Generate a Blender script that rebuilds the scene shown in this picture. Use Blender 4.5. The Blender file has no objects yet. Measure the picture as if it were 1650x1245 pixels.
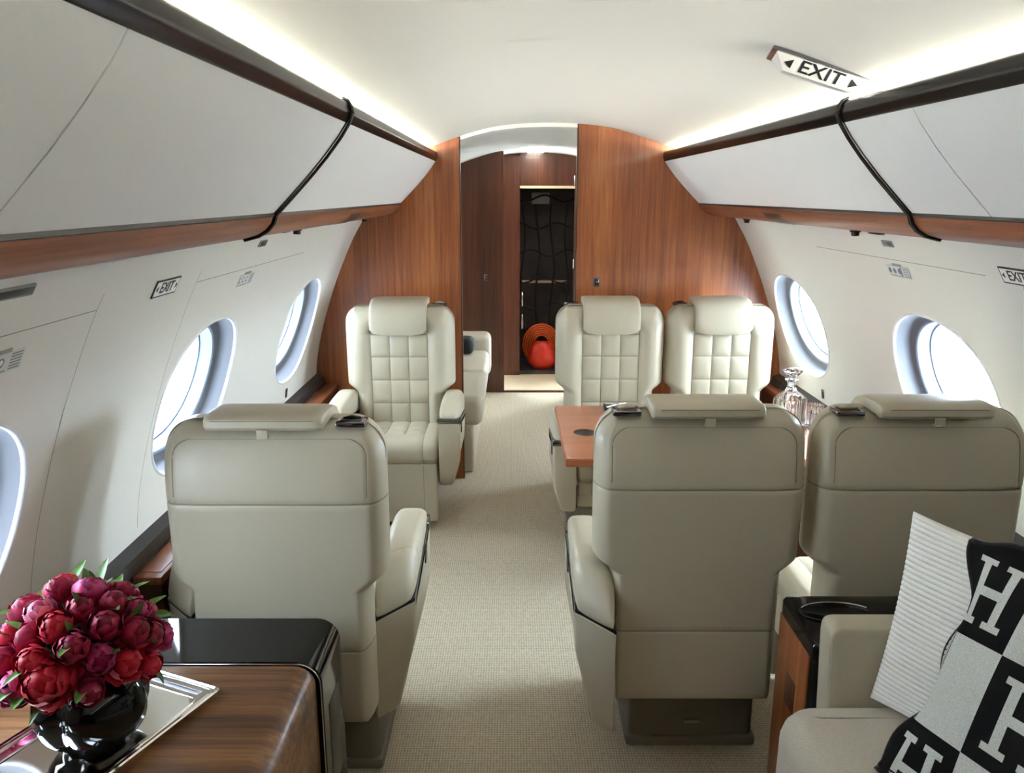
import bpy, bmesh, math, random
from mathutils import Vector, Matrix
random.seed(7)
S = bpy.context.scene
COL = S.collection
PI = math.pi

# ------------------------------------------------------------------ camera, world, exposure
FPX = 1290.0
TILT = math.atan(309.5 / FPX)
cam = bpy.data.objects.new('camera', bpy.data.cameras.new('camera'))
COL.objects.link(cam)
cam.location = (-0.20, 0, 1.585)
cam.rotation_euler = (PI / 2 - TILT, 0, 0)
cam.data.sensor_fit = 'HORIZONTAL'
cam.data.sensor_width = 36
cam.data.lens = FPX / 1650 * 36
cam.data.clip_start = 0.02
S.camera = cam

SKY_L, SKY_R = 6.4, 18.0
W = bpy.data.worlds.new('sky')
S.world = W
W.use_nodes = True
wn = W.node_tree.nodes
bg = wn['Background']
# hazy daylight, brighter on the sunny right side than on the left
_tc = wn.new('ShaderNodeTexCoord'); _sx = wn.new('ShaderNodeSeparateXYZ'); _mr = wn.new('ShaderNodeMapRange')
W.node_tree.links.new(_tc.outputs['Generated'], _sx.inputs[0])
W.node_tree.links.new(_sx.outputs[0], _mr.inputs[0])
_mr.inputs[1].default_value = -0.6; _mr.inputs[2].default_value = 0.6
_mr.inputs[3].default_value = SKY_L; _mr.inputs[4].default_value = SKY_R
W.node_tree.links.new(_mr.outputs[0], bg.inputs[1])
bg.inputs[0].default_value = (0.76, 0.88, 1.0, 1)

S.view_settings.view_transform = 'Standard'
S.view_settings.look = 'None'
S.view_settings.gamma = 1
S.view_settings.use_curve_mapping = False
S.view_settings.exposure = 2.04
S.cycles.use_denoising = True
S.cycles.max_bounces = 10
S.cycles.diffuse_bounces = 6
S.cycles.transmission_bounces = 8
S.cycles.transparent_max_bounces = 12
S.cycles.sample_clamp_indirect = 6

COVE = 13.5          # led strips behind the upper rails

# ------------------------------------------------------------------ materials
def srgb(r, g, b):
    f = lambda c: (c / 255 / 12.92) if c / 255 <= 0.04045 else ((c / 255 + 0.055) / 1.055) ** 2.4
    return (f(r), f(g), f(b), 1)

class NT:
    def __init__(s, name):
        s.m = bpy.data.materials.new(name)
        s.m.use_nodes = True
        s.n = s.m.node_tree.nodes
        s.l = s.m.node_tree.links
        s.b = s.n['Principled BSDF']
    def add(s, t, **kw):
        n = s.n.new(t)
        for k, v in kw.items():
            setattr(n, k, v)
        return n
    def set(s, node, i, v):
        if hasattr(v, 'links') or isinstance(v, bpy.types.NodeSocket):
            s.l.new(v, node.inputs[i])
        else:
            node.inputs[i].default_value = v
    def math(s, op, a, b=0.0, c=0.0):
        n = s.add('ShaderNodeMath', operation=op)
        s.set(n, 0, a); s.set(n, 1, b); s.set(n, 2, c)
        return n.outputs[0]
    def mix(s, f, a, b):
        n = s.add('ShaderNodeMix', data_type='RGBA')
        s.set(n, 0, f); s.set(n, 6, a); s.set(n, 7, b)
        return n.outputs[2]
    def ramp(s, f, stops):
        n = s.add('ShaderNodeValToRGB')
        s.set(n, 0, f)
        e = n.color_ramp.elements
        while len(e) < len(stops):
            e.new(0.5)
        for k, (p, c) in enumerate(stops):
            e[k].position = p; e[k].color = c
        return n.outputs[0]
    def coords(s, which='Object', scale=(1, 1, 1), rot=(0, 0, 0)):
        t = s.add('ShaderNodeTexCoord')
        m = s.add('ShaderNodeMapping')
        m.inputs['Scale'].default_value = scale
        m.inputs['Rotation'].default_value = rot
        s.l.new(t.outputs[which], m.inputs[0])
        return m.outputs[0]
    def noise(s, vec, scale=5, detail=3, rough=0.5, dist=0.0):
        n = s.add('ShaderNodeTexNoise')
        s.l.new(vec, n.inputs['Vector'])
        n.inputs['Scale'].default_value = scale
        n.inputs['Detail'].default_value = detail
        n.inputs['Roughness'].default_value = rough
        n.inputs['Distortion'].default_value = dist
        return n.outputs[0]
    def bump(s, h, strength=0.3, dist=0.001):
        n = s.add('ShaderNodeBump')
        s.l.new(h, n.inputs['Height'])
        n.inputs['Strength'].default_value = strength
        n.inputs['Distance'].default_value = dist
        s.l.new(n.outputs[0], s.b.inputs['Normal'])
    def base(s, v, rough=0.5, metal=0.0, spec=0.5, coat=0.0):
        s.set(s.b, 'Base Color', v)
        s.b.inputs['Roughness'].default_value = rough
        s.b.inputs['Metallic'].default_value = metal
        s.b.inputs['Specular IOR Level'].default_value = spec
        s.b.inputs['Coat Weight'].default_value = coat
        s.b.inputs['Coat Roughness'].default_value = 0.08

def plain(name, col, rough=0.5, metal=0.0, spec=0.5, coat=0.0, nscale=60, var=0.04, bump=0.0, bdist=0.001):
    t = NT(name)
    v = t.coords()
    nz = t.noise(v, nscale, 3)
    c2 = tuple(min(1, x * (1 + var)) for x in col[:3]) + (1,)
    c1 = tuple(x * (1 - var) for x in col[:3]) + (1,)
    t.base(t.ramp(nz, [(0.3, c1), (0.7, c2)]), rough, metal, spec, coat)
    if bump:
        t.bump(nz, bump, bdist)
    return t.m

def wood(name, along, dark, mid, light, rough=0.3, coat=0.4, freq=70, spec=0.5):
    """straight grain running along one axis"""
    t = NT(name)
    sc = [1.0, 1.0, 1.0]
    sc[along] = 0.035
    v = t.coords('Object', tuple(sc))
    a = t.noise(v, freq, 5, 0.65, 0.1)
    b = t.noise(v, freq * 0.17, 3, 0.5, 0.3)
    h = t.math('ADD', t.math('MULTIPLY', a, 0.55), t.math('MULTIPLY', b, 0.45))
    col = t.ramp(h, [(0.36, dark), (0.50, mid), (0.64, light)])
    sc2 = [1.0, 1.0, 1.0]; sc2[along] = 0.01
    fine = t.noise(t.coords('Object', tuple(sc2)), freq * 6, 2)
    col = t.mix(t.ramp(fine, [(0.35, (0.28, 0.28, 0.28, 1)), (0.5, (0, 0, 0, 1))]), col, dark)
    t.base(col, rough, 0, spec, coat)
    return t.m

M = {}
M['ceiling'] = plain('ceiling_vinyl', srgb(235, 235, 229), 0.6, var=0.01, nscale=300, bump=0.05)
M['bin'] = plain('bin_vinyl', srgb(238, 238, 237), 0.55, var=0.01, nscale=300, bump=0.05)
M['wall'] = plain('wall_vinyl', srgb(222, 220, 212), 0.6, var=0.01, nscale=250, bump=0.05)
M['leather'] = plain('beige_leather', srgb(184, 175, 152), 0.42, spec=0.5, var=0.03, nscale=420, bump=0.12, bdist=0.0006)
M['seam'] = plain('leather_seam', srgb(146, 136, 114), 0.7, var=0.05)
M['taupe'] = plain('taupe_plastic', srgb(120, 112, 98), 0.5, var=0.03)
M['trimblack'] = plain('black_trim', srgb(24, 22, 21), 0.3, var=0.1)
M['lacquer'] = plain('black_lacquer', srgb(12, 12, 13), 0.06, spec=0.35, coat=0.15, var=0.1)
M['rail'] = plain('dark_rail', srgb(24, 18, 15), 0.22, spec=0.14, coat=0.0, var=0.15)
M['chrome'] = plain('chrome', (0.82, 0.82, 0.84, 1), 0.09, 1.0, var=0.01)
M['darkchrome'] = plain('dark_chrome', (0.22, 0.22, 0.23, 1), 0.15, 1.0, var=0.01)
M['silver'] = plain('polished_silver', (0.86, 0.84, 0.80, 1), 0.05, 1.0, var=0.01)
M['ledgegrey'] = plain('charcoal_ledge', srgb(62, 60, 58), 0.6, var=0.06, nscale=200)
M['rim'] = plain('window_rim', srgb(232, 234, 236), 0.35, var=0.01)
M['rimgrey'] = plain('window_gasket', srgb(104, 106, 112), 0.5, var=0.02)
M['outerring'] = plain('outer_window_frame', srgb(112, 122, 136), 0.4, var=0.02)
M['signwhite'] = plain('sign_white', srgb(232, 232, 230), 0.4, var=0.01)
M['signink'] = plain('sign_ink', srgb(30, 32, 34), 0.5, var=0.02)
M['signgrey'] = plain('sign_grey', srgb(120, 124, 128), 0.5, var=0.02)
M['signblue'] = plain('sign_blue', srgb(90, 110, 165), 0.5, var=0.02)
M['groove'] = plain('panel_gap', srgb(150, 150, 145), 0.8, var=0.02)
M['dark'] = plain('dark_interior', srgb(62, 58, 57), 0.6, var=0.3, nscale=5)
M['strap'] = plain('black_webbing', srgb(8, 8, 8), 0.8, var=0.1)
M['orange'] = plain('orange_rubber', srgb(225, 95, 30), 0.5, var=0.1, nscale=30)
M['redbag'] = plain('red_plastic', srgb(200, 48, 22), 0.35, var=0.25, nscale=18)
M['cream'] = plain('cream_strip', srgb(215, 195, 160), 0.4, var=0.03)
M['tile'] = plain('pale_floor', srgb(196, 180, 150), 0.4, var=0.05)
M['woodV'] = wood('walnut_upright', 2, srgb(112, 58, 30), srgb(150, 84, 44), srgb(178, 110, 62), 0.35, 0.25, 60)
M['woodY'] = wood('walnut_along', 1, srgb(104, 58, 34), srgb(142, 82, 50), srgb(164, 102, 66), 0.45, 0.05, 70)
M['woodX'] = wood('walnut_across', 0, srgb(66, 42, 24), srgb(120, 80, 48), srgb(160, 114, 70), 0.42, 0.05, 62)
M['woodT'] = wood('walnut_table', 0, srgb(140, 80, 48), srgb(166, 98, 62), srgb(182, 114, 76), 0.3, 0.3, 50)
M['woodD'] = wood('dark_walnut_upright', 2, srgb(52, 26, 16), srgb(78, 42, 26), srgb(96, 54, 34), 0.35, 0.2, 60)
M['glow'] = None

def emit(name, col, st):
    t = NT(name)
    t.base((0, 0, 0, 1), 0.5)
    t.b.inputs['Emission Color'].default_value = col
    t.b.inputs['Emission Strength'].default_value = st
    return t.m
M['cove'] = emit('cove_led', (1.0, 0.955, 0.83, 1), COVE)
M['spot'] = emit('downlight', (1.0, 0.93, 0.8, 1), 14)

def glass_thin():
    t = NT('window_glass')
    tr = t.add('ShaderNodeBsdfTransparent'); gl = t.add('ShaderNodeBsdfGlossy')
    tr.inputs[0].default_value = (0.96, 0.98, 1, 1)
    gl.inputs['Roughness'].default_value = 0.02
    mx = t.add('ShaderNodeMixShader')
    mx.inputs[0].default_value = 0.05; t.l.new(tr.outputs[0], mx.inputs[1]); t.l.new(gl.outputs[0], mx.inputs[2])
    t.l.new(mx.outputs[0], t.n['Material Output'].inputs[0])
    return t.m
M['pane'] = glass_thin()

def crystal():
    t = NT('crystal')
    t.base((1, 1, 1, 1), 0.0)
    t.b.inputs['Transmission Weight'].default_value = 1.0
    t.b.inputs['IOR'].default_value = 1.5
    return t.m
M['crystal'] = crystal()

def carpet():
    t = NT('woven_carpet')
    v = t.coords('Object')
    a = t.noise(v, 420, 2)
    b = t.noise(v, 70, 3, 0.6)
    w1 = t.add('ShaderNodeTexWave'); w1.bands_direction = 'X'; w1.inputs['Scale'].default_value = 36; w1.inputs['Distortion'].default_value = 3; w1.inputs['Detail Scale'].default_value = 6
    w2 = t.add('ShaderNodeTexWave'); w2.bands_direction = 'Y'; w2.inputs['Scale'].default_value = 30; w2.inputs['Distortion'].default_value = 3; w2.inputs['Detail Scale'].default_value = 6
    t.l.new(v, w1.inputs[0]); t.l.new(v, w2.inputs[0])
    h = t.math('ADD', t.math('MULTIPLY', w1.outputs[1], 0.22), t.math('MULTIPLY', w2.outputs[1], 0.22))
    h = t.math('ADD', h, t.math('MULTIPLY', a, 0.45))
    h = t.math('ADD', h, t.math('MULTIPLY', b, 0.3))
    t.base(t.ramp(h, [(0.36, srgb(150, 138, 114)), (0.58, srgb(186, 174, 150)), (0.78, srgb(206, 196, 174))]), 0.95, spec=0.1)
    t.bump(h, 0.5, 0.003)
    return t.m
M['carpet'] = carpet()

def fabric(name, c1, c2, scale=500, bump=0.4):
    t = NT(name)
    v = t.coords('Object')
    a = t.noise(v, scale, 2)
    t.base(t.ramp(a, [(0.35, c1), (0.65, c2)]), 0.9, spec=0.2)
    t.b.inputs['Sheen Weight'].default_value = 0.2
    t.bump(a, bump, 0.001)
    return t.m
M['divan'] = fabric('divan_fabric', srgb(178, 168, 152), srgb(202, 194, 180), 600, .3)
M['knit'] = fabric('white_knit', srgb(236, 234, 226), srgb(247, 246, 240), 500, 0.3)

def blanket():
    """black and ivory woven checks with a letter H in the black ones and whip-stitched edges; uses the cushion's own uv"""
    t = NT('checked_wool')
    uv = t.add('ShaderNodeTexCoord').outputs['UV']
    sp = t.add('ShaderNodeSeparateXYZ'); t.l.new(uv, sp.inputs[0])
    u, v = sp.outputs[0], sp.outputs[1]      # u from the far edge, v from the top edge, 0..1
    N = 2.75
    cu = t.math('MULTIPLY', u, N); cv = t.math('MULTIPLY', v, N)
    iu = t.math('FLOOR', cu); iv = t.math('FLOOR', cv)
    fu = t.math('SUBTRACT', cu, iu); fv = t.math('SUBTRACT', cv, iv)
    par = t.math('MODULO', t.math('ADD', iu, iv), 2.0)      # 0 black, 1 ivory
    def band(x, a, b):
        return t.math('MULTIPLY', t.math('GREATER_THAN', x, a), t.math('LESS_THAN', x, b))
    def rect(a, b, c, d):
        return t.math('MULTIPLY', band(fu, a, b), band(fv, c, d))
    h = rect(0.24, 0.35, 0.14, 0.86)
    for r in ((0.65, 0.76, 0.14, 0.86), (0.30, 0.70, 0.45, 0.55), (0.16, 0.43, 0.14, 0.21), (0.16, 0.43, 0.79, 0.86),
              (0.57, 0.84, 0.14, 0.21), (0.57, 0.84, 0.79, 0.86)):
        h = t.math('MAXIMUM', h, rect(*r))
    light = t.math('ABSOLUTE', t.math('SUBTRACT', h, par))   # ivory H on black, black H on ivory
    # ivory squares stay plain
    light = t.math('MAXIMUM', t.math('MULTIPLY', h, t.math('SUBTRACT', 1.0, par)), par)
    # whip stitch along the rim
    eu = t.math('MINIMUM', u, t.math('SUBTRACT', 1.0, u)); ev = t.math('MINIMUM', v, t.math('SUBTRACT', 1.0, v))
    e = t.math('MINIMUM', eu, ev)
    line = band(e, 0.045, 0.053)
    rung = t.math('MULTIPLY', t.math('LESS_THAN', e, 0.05),
                  t.math('GREATER_THAN', t.math('SINE', t.math('MULTIPLY', t.math('ADD', u, v), 300.0)), 0.55))
    stitch = t.math('MAXIMUM', line, rung)
    light = t.math('MULTIPLY', light, t.math('SUBTRACT', 1.0, stitch))
    ob = t.coords('Object')
    nz = t.noise(ob, 700, 2)
    ivory = t.ramp(nz, [(0.36, srgb(186, 188, 184)), (0.62, srgb(222, 224, 218))])
    black = t.ramp(nz, [(0.3, srgb(16, 16, 17)), (0.75, srgb(34, 33, 34))])
    t.base(t.mix(light, black, ivory), 0.95, spec=0.1)
    t.bump(nz, 0.6, 0.0015)
    return t.m
M['blanket'] = blanket()
M['blacktrim'] = fabric('black_wool', srgb(14, 14, 15), srgb(30, 29, 30), 300)

def petal(name, c1, c2, c3):
    t = NT(name)
    v = t.coords('Object', (1, 1, 0.35))
    a = t.noise(v, 120, 3, 0.6)
    uv = t.add('ShaderNodeTexCoord').outputs['UV']
    sp = t.add('ShaderNodeSeparateXYZ'); t.l.new(uv, sp.inputs[0])
    body = t.ramp(a, [(0.3, c1), (0.55, c2)])
    t.base(t.mix(t.ramp(sp.outputs[1], [(0.62, (0, 0, 0, 1)), (0.98, (0.85, 0.85, 0.85, 1))]), body, c3), 0.5, spec=0.25)
    t.b.inputs['Subsurface Weight'].default_value = 0.08
    t.b.inputs['Subsurface Radius'].default_value = (0.01, 0.003, 0.003)
    return t.m
M['petal_red'] = petal('petal_red', srgb(120, 6, 20), srgb(176, 16, 36), srgb(212, 60, 80))
M['petal_magenta'] = petal('petal_magenta', srgb(100, 8, 48), srgb(150, 20, 76), srgb(206, 84, 140))
M['petal_crimson'] = petal('petal_crimson', srgb(72, 6, 22), srgb(118, 12, 40), srgb(176, 50, 84))
M['petal_pink'] = petal('petal_pink', srgb(140, 30, 72), srgb(176, 60, 100), srgb(222, 150, 172))
M['leaf'] = plain('leaf_green', srgb(84, 120, 48), 0.45, var=0.25, nscale=60)
M['stem'] = plain('stem_green', srgb(90, 110, 60), 0.5, var=0.15)

# ------------------------------------------------------------------ mesh building
class MB:
    def __init__(s):
        s.v = []; s.f = []; s.mi = []; s.uv = None
    def add(s, vs, fs, mi=0, tf=None):
        o = len(s.v)
        if tf:
            vs = [tf(*p) for p in vs]
        s.v += [tuple(p) for p in vs]
        s.f += [tuple(i + o for i in f) for f in fs]
        s.mi += [mi] * len(fs)
        return s
    def box(s, x0, x1, y0, y1, z0, z1, r=0.0, seg=2, mi=0, tf=None):
        bm = bmesh.new()
        bmesh.ops.create_cube(bm, size=1)
        for v in bm.verts:
            v.co = Vector(((x0 + x1) / 2 + v.co.x * (x1 - x0), (y0 + y1) / 2 + v.co.y * (y1 - y0), (z0 + z1) / 2 + v.co.z * (z1 - z0)))
        if r > 0:
            bmesh.ops.bevel(bm, geom=list(bm.edges), offset=r, segments=seg, profile=0.5, affect='EDGES', clamp_overlap=True)
        bm.verts.index_update()
        s.add([tuple(v.co) for v in bm.verts], [[v.index for v in f.verts] for f in bm.faces], mi, tf)
        bm.free()
        return s
    def loft(s, rings, caps=(True, True), closed=True, mi=0, tf=None):
        n = len(rings[0]); vs = [p for r in rings for p in r]; fs = []
        for k in range(len(rings) - 1):
            for i in range(n if closed else n - 1):
                j = (i + 1) % n
                fs.append((k * n + i, k * n + j, (k + 1) * n + j, (k + 1) * n + i))
        if caps[0]: fs.append(tuple(range(n))[::-1])
        if caps[1]: fs.append(tuple((len(rings) - 1) * n + i for i in range(n)))
        return s.add(vs, fs, mi, tf)
    def tube(s, path, r, n=8, mi=0, tf=None):
        rings = []
        P = [Vector(p) for p in path]
        up = Vector((0.13, 0.2, 0.97)).normalized()
        for i, p in enumerate(P):
            d = (P[min(i + 1, len(P) - 1)] - P[max(i - 1, 0)]).normalized()
            a = d.cross(up)
            if a.length < 1e-4: a = d.cross(Vector((1, 0, 0)))
            a.normalize(); b = d.cross(a)
            rr = r[i] if isinstance(r, (list, tuple)) else r
            rings.append([tuple(p + a * math.cos(t * 2 * PI / n) * rr + b * math.sin(t * 2 * PI / n) * rr) for t in range(n)])
        return s.loft(rings, mi=mi, tf=tf)
    def lathe(s, prof, n=32, mi=0, tf=None, mod=None):
        rings = []
        for r, z in prof:
            ring = []
            for k in range(n):
                a = 2 * PI * k / n
                q = r * (mod(a, r, z) if mod else 1)
                ring.append((q * math.cos(a), q * math.sin(a), z))
            rings.append(ring)
        return s.loft(rings, mi=mi, tf=tf)
    def prism(s, poly, y0, y1, mi=0, tf=None, plane='xz'):
        if plane == 'xz': g = lambda a, b, t: (a, t, b)
        elif plane == 'yz': g = lambda a, b, t: (t, a, b)
        else: g = lambda a, b, t: (a, b, t)
        return s.loft([[g(a, b, y0) for a, b in poly], [g(a, b, y1) for a, b in poly]], mi=mi, tf=tf)
    def slab(s, poly, layers, plane='xz', mi=0, tf=None):
        """closed outline pushed through layers (t, inset): a prism with softened rims"""
        n = len(poly)
        if sum(poly[i][0] * poly[(i + 1) % n][1] - poly[(i + 1) % n][0] * poly[i][1] for i in range(n)) < 0:
            poly = poly[::-1]
        nr = []
        for i in range(n):
            a, b, c = Vector(poly[i - 1]), Vector(poly[i]), Vector(poly[(i + 1) % n])
            d1 = (b - a).normalized() if (b - a).length > 1e-9 else (c - b).normalized()
            d2 = (c - b).normalized() if (c - b).length > 1e-9 else d1
            m = Vector((-(d1.y + d2.y), d1.x + d2.x))
            m = m.normalized() if m.length > 1e-6 else Vector((-d1.y, d1.x))
            k = max(0.4, m.dot(Vector((-d1.y, d1.x))))
            nr.append(m / k)
        if plane == 'xz': g = lambda a, b, t: (a, t, b)
        elif plane == 'yz': g = lambda a, b, t: (t, a, b)
        else: g = lambda a, b, t: (a, b, t)
        rings = [[g(poly[i][0] + nr[i].x * q, poly[i][1] + nr[i].y * q, t) for i in range(n)] for t, q in layers]
        return s.loft(rings, mi=mi, tf=tf)
    def grid(s, fn, us, vs_, mi=0, mifn=None, tf=None):
        nu, nv = len(us), len(vs_)
        V = [fn(u, v) for v in vs_ for u in us]
        o = len(s.v)
        if tf: V = [tf(*p) for p in V]
        s.v += [tuple(p) for p in V]
        for j in range(nv - 1):
            for i in range(nu - 1):
                s.f.append((o + j * nu + i, o + j * nu + i + 1, o + (j + 1) * nu + i + 1, o + (j + 1) * nu + i))
                s.mi.append(mifn((us[i] + us[i + 1]) / 2, (vs_[j] + vs_[j + 1]) / 2) if mifn else mi)
        return s
    def build(s, name, mats, parent=None, sharp=35, weld=0.0, recalc=True, data=None):
        if not isinstance(mats, (list, tuple)): mats = [mats]
        me = bpy.data.meshes.new(name)
        me.from_pydata(s.v, [], s.f)
        for m in mats: me.materials.append(m)
        for p, k in zip(me.polygons, s.mi): p.material_index = k
        bm = bmesh.new(); bm.from_mesh(me)
        if weld: bmesh.ops.remove_doubles(bm, verts=bm.verts, dist=weld)
        if recalc: bmesh.ops.recalc_face_normals(bm, faces=bm.faces)
        for f in bm.faces: f.smooth = True
        bm.to_mesh(me); bm.free()
        if sharp < 180: me.set_sharp_from_angle(angle=math.radians(sharp))
        me.update()
        o = bpy.data.objects.new(name, me)
        COL.objects.link(o)
        if parent: o.parent = parent
        return o

def empty(name, loc=(0, 0, 0), rz=0.0):
    o = bpy.data.objects.new(name, None)
    COL.objects.link(o)
    o.location = loc; o.rotation_euler = (0, 0, rz)
    o.empty_display_size = 0.1
    return o
def tag(o, label, cat, group=None, kind=None):
    o['label'] = label; o['category'] = cat
    if group: o['group'] = group
    if kind: o['kind'] = kind
    return o
def struct(o, label=None, cat=None):
    o['kind'] = 'structure'
    if label: o['label'] = label
    if cat: o['category'] = cat
    return o
def kids(o): return [c for c in bpy.data.objects if c.parent == o]
def copy_tree(o, parent=None):
    c = o.copy(); COL.objects.link(c)
    if parent: c.parent = parent
    for ch in kids(o):
        copy_tree(ch, c)
    return c
def lerp(a, b, t): return a + (b - a) * t
def smooth(t):
    t = max(0, min(1, t)); return t * t * (3 - 2 * t)
def rnd_poly(pts, r, seg=5):
    """round the corners of a polygon; r is one radius or one per corner"""
    out = []; n = len(pts)
    for i in range(n):
        rr = r[i] if isinstance(r, (list, tuple)) else r
        a, b, c = Vector(pts[i - 1]), Vector(pts[i]), Vector(pts[(i + 1) % n])
        if rr <= 0: out.append(tuple(b)); continue
        d1 = (a - b); d2 = (c - b)
        q = min(rr, d1.length * 0.48, d2.length * 0.48)
        p0 = b + d1.normalized() * q; p1 = b + d2.normalized() * q
        for k in range(seg + 1):
            t = k / seg
            out.append(tuple(p0 * (1 - t) ** 2 + b * 2 * t * (1 - t) + p1 * t * t))
    return out
def text_mesh(name, body, mat, parent, M4, size, extrude=0.0004, xs=1.0):
    cu = bpy.data.curves.new(name, 'FONT')
    cu.body = body; cu.size = size; cu.extrude = extrude; cu.offset = size * .012; cu.align_x = 'CENTER'; cu.align_y = 'CENTER'
    tmp = bpy.data.objects.new(name, cu); COL.objects.link(tmp)
    bpy.context.view_layer.update()
    me = bpy.data.meshes.new_from_object(tmp.evaluated_get(bpy.context.evaluated_depsgraph_get()))
    bpy.data.objects.remove(tmp)
    for v in me.vertices: v.co.x *= xs
    me.transform(M4)
    me.materials.clear(); me.materials.append(mat)
    o = bpy.data.objects.new(name, me); COL.objects.link(o)
    if parent: o.parent = parent
    return o

# ------------------------------------------------------------------ cabin shell
YF, YB = -2.6, 4.35             # end behind the camera, bulkhead
WP = [(.985, 1.465), (1.0, 1.44), (1.05, 1.355), (1.10, 1.25), (1.155, 1.12), (1.205, .98), (1.245, .85), (1.275, .72),
      (1.29, .60), (1.290, .45), (1.27, .25), (1.24, .0)]
def catmull(P, n):
    out = []
    for i in range(len(P) - 1):
        p0 = P[max(i - 1, 0)]; p1 = P[i]; p2 = P[i + 1]; p3 = P[min(i + 2, len(P) - 1)]
        for k in range(n):
            t = k / n
            out.append(tuple(0.5 * ((2 * p1[j]) + (-p0[j] + p2[j]) * t + (2 * p0[j] - 5 * p1[j] + 4 * p2[j] - p3[j]) * t * t + (-p0[j] + 3 * p1[j] - 3 * p2[j] + p3[j]) * t ** 3) for j in range(2)))
    out.append(P[-1]); return out
WC = catmull(WP, 8)
WS = [0.0]
for a, b in zip(WC[:-1], WC[1:]): WS.append(WS[-1] + math.dist(a, b))
def wall_at(s):
    s = max(0, min(WS[-1], s))
    for i in range(len(WS) - 1):
        if WS[i + 1] >= s:
            t = (s - WS[i]) / (WS[i + 1] - WS[i]); a, b = WC[i], WC[i + 1]
            return lerp(a[0], b[0], t), lerp(a[1], b[1], t)
    return WC[-1]
def wall_n(s):
    a = wall_at(s - 0.01); b = wall_at(s + 0.01)
    d = Vector((b[0] - a[0], b[1] - a[1])).normalized()
    return (-d.y, d.x) if -d.y > 0 else (d.y, -d.x)     # outward (away from the cabin)
def s_of_z(z):
    return min(range(len(WC)), key=lambda i: abs(WC[i][1] - z))
def sz(z): return WS[s_of_z(z)]
S_MID = (sz(1.21) + sz(.725)) / 2
S_HH = abs(sz(1.21) - sz(.725)) / 2
WIN = {-1: [1.24, 2.49, 3.73, 5.0], 1: [1.22, 2.54, 3.87, 5.15]}
WHW = {-1: 0.305, 1: 0.325}
def oval(a, hw, hh, p=2.25):
    c, s_ = math.cos(a), math.sin(a)
    return (abs(c) ** (2 / p) * (1 if c >= 0 else -1) * hw, abs(s_) ** (2 / p) * (1 if s_ >= 0 else -1) * hh)
def wp(side, y, s, out=0.0):
    x, z = wall_at(s)
    n = wall_n(s)
    return (side * (x + n[0] * out), y, z + n[1] * out)

def build_wall(side, name, y0, y1):
    mb = MB()
    cx = [c for c in WIN[side] if y0 < c < y1]
    HY, HS = 0.42, S_HH + 0.06
    s_lo, s_hi = S_MID - HS, S_MID + HS
    NS, NY = 16, 16
    def strip(a, b, n):
        return [lerp(a, b, i / n) for i in range(n + 1)]
    ys_cols = []; cur = y0
    for c in cx:
        if c - HY > cur + 1e-6: ys_cols.append((cur, c - HY, None))
        ys_cols.append((c - HY, c + HY, c)); cur = c + HY
    if cur < y1: ys_cols.append((cur, y1, None))
    for a, b, c in ys_cols:
        ya = strip(a, b, NY if c is not None else 4)
        for sa in (strip(0, s_lo, 10), strip(s_hi, WS[-1], 14)):
            mb.grid(lambda u, v: wp(side, u, v), ya, sa)
        if c is None:
            mb.grid(lambda u, v: wp(side, u, v), ya, strip(s_lo, s_hi, NS))
        else:
            # outer rectangle points, matched by angle-ordered oval points
            R = [(a + (b - a) * i / NY, s_lo) for i in range(NY)] + [(b, lerp(s_lo, s_hi, i / NS)) for i in range(NS)] + \
                [(b + (a - b) * i / NY, s_hi) for i in range(NY)] + [(a, lerp(s_hi, s_lo, i / NS)) for i in range(NS)]
            rings = []
            for k in range(6):
                t = k / 5
                ring = []
                for (yy, ss) in R:
                    an = math.atan2((ss - S_MID) / HS, (yy - c) / HY)
                    oy, os_ = oval(an, WHW[side], S_HH)
                    ring.append(wp(side, lerp(c + oy, yy, t), lerp(S_MID + os_, ss, t)))
                rings.append(ring)
            mb.loft(rings, caps=(False, False))
    o = mb.build(name, M['wall'], sharp=60, weld=0.0004)
    return struct(o)
build_wall(-1, 'wall_left', YF, YB)
build_wall(1, 'wall_right', YF, YB)

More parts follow.
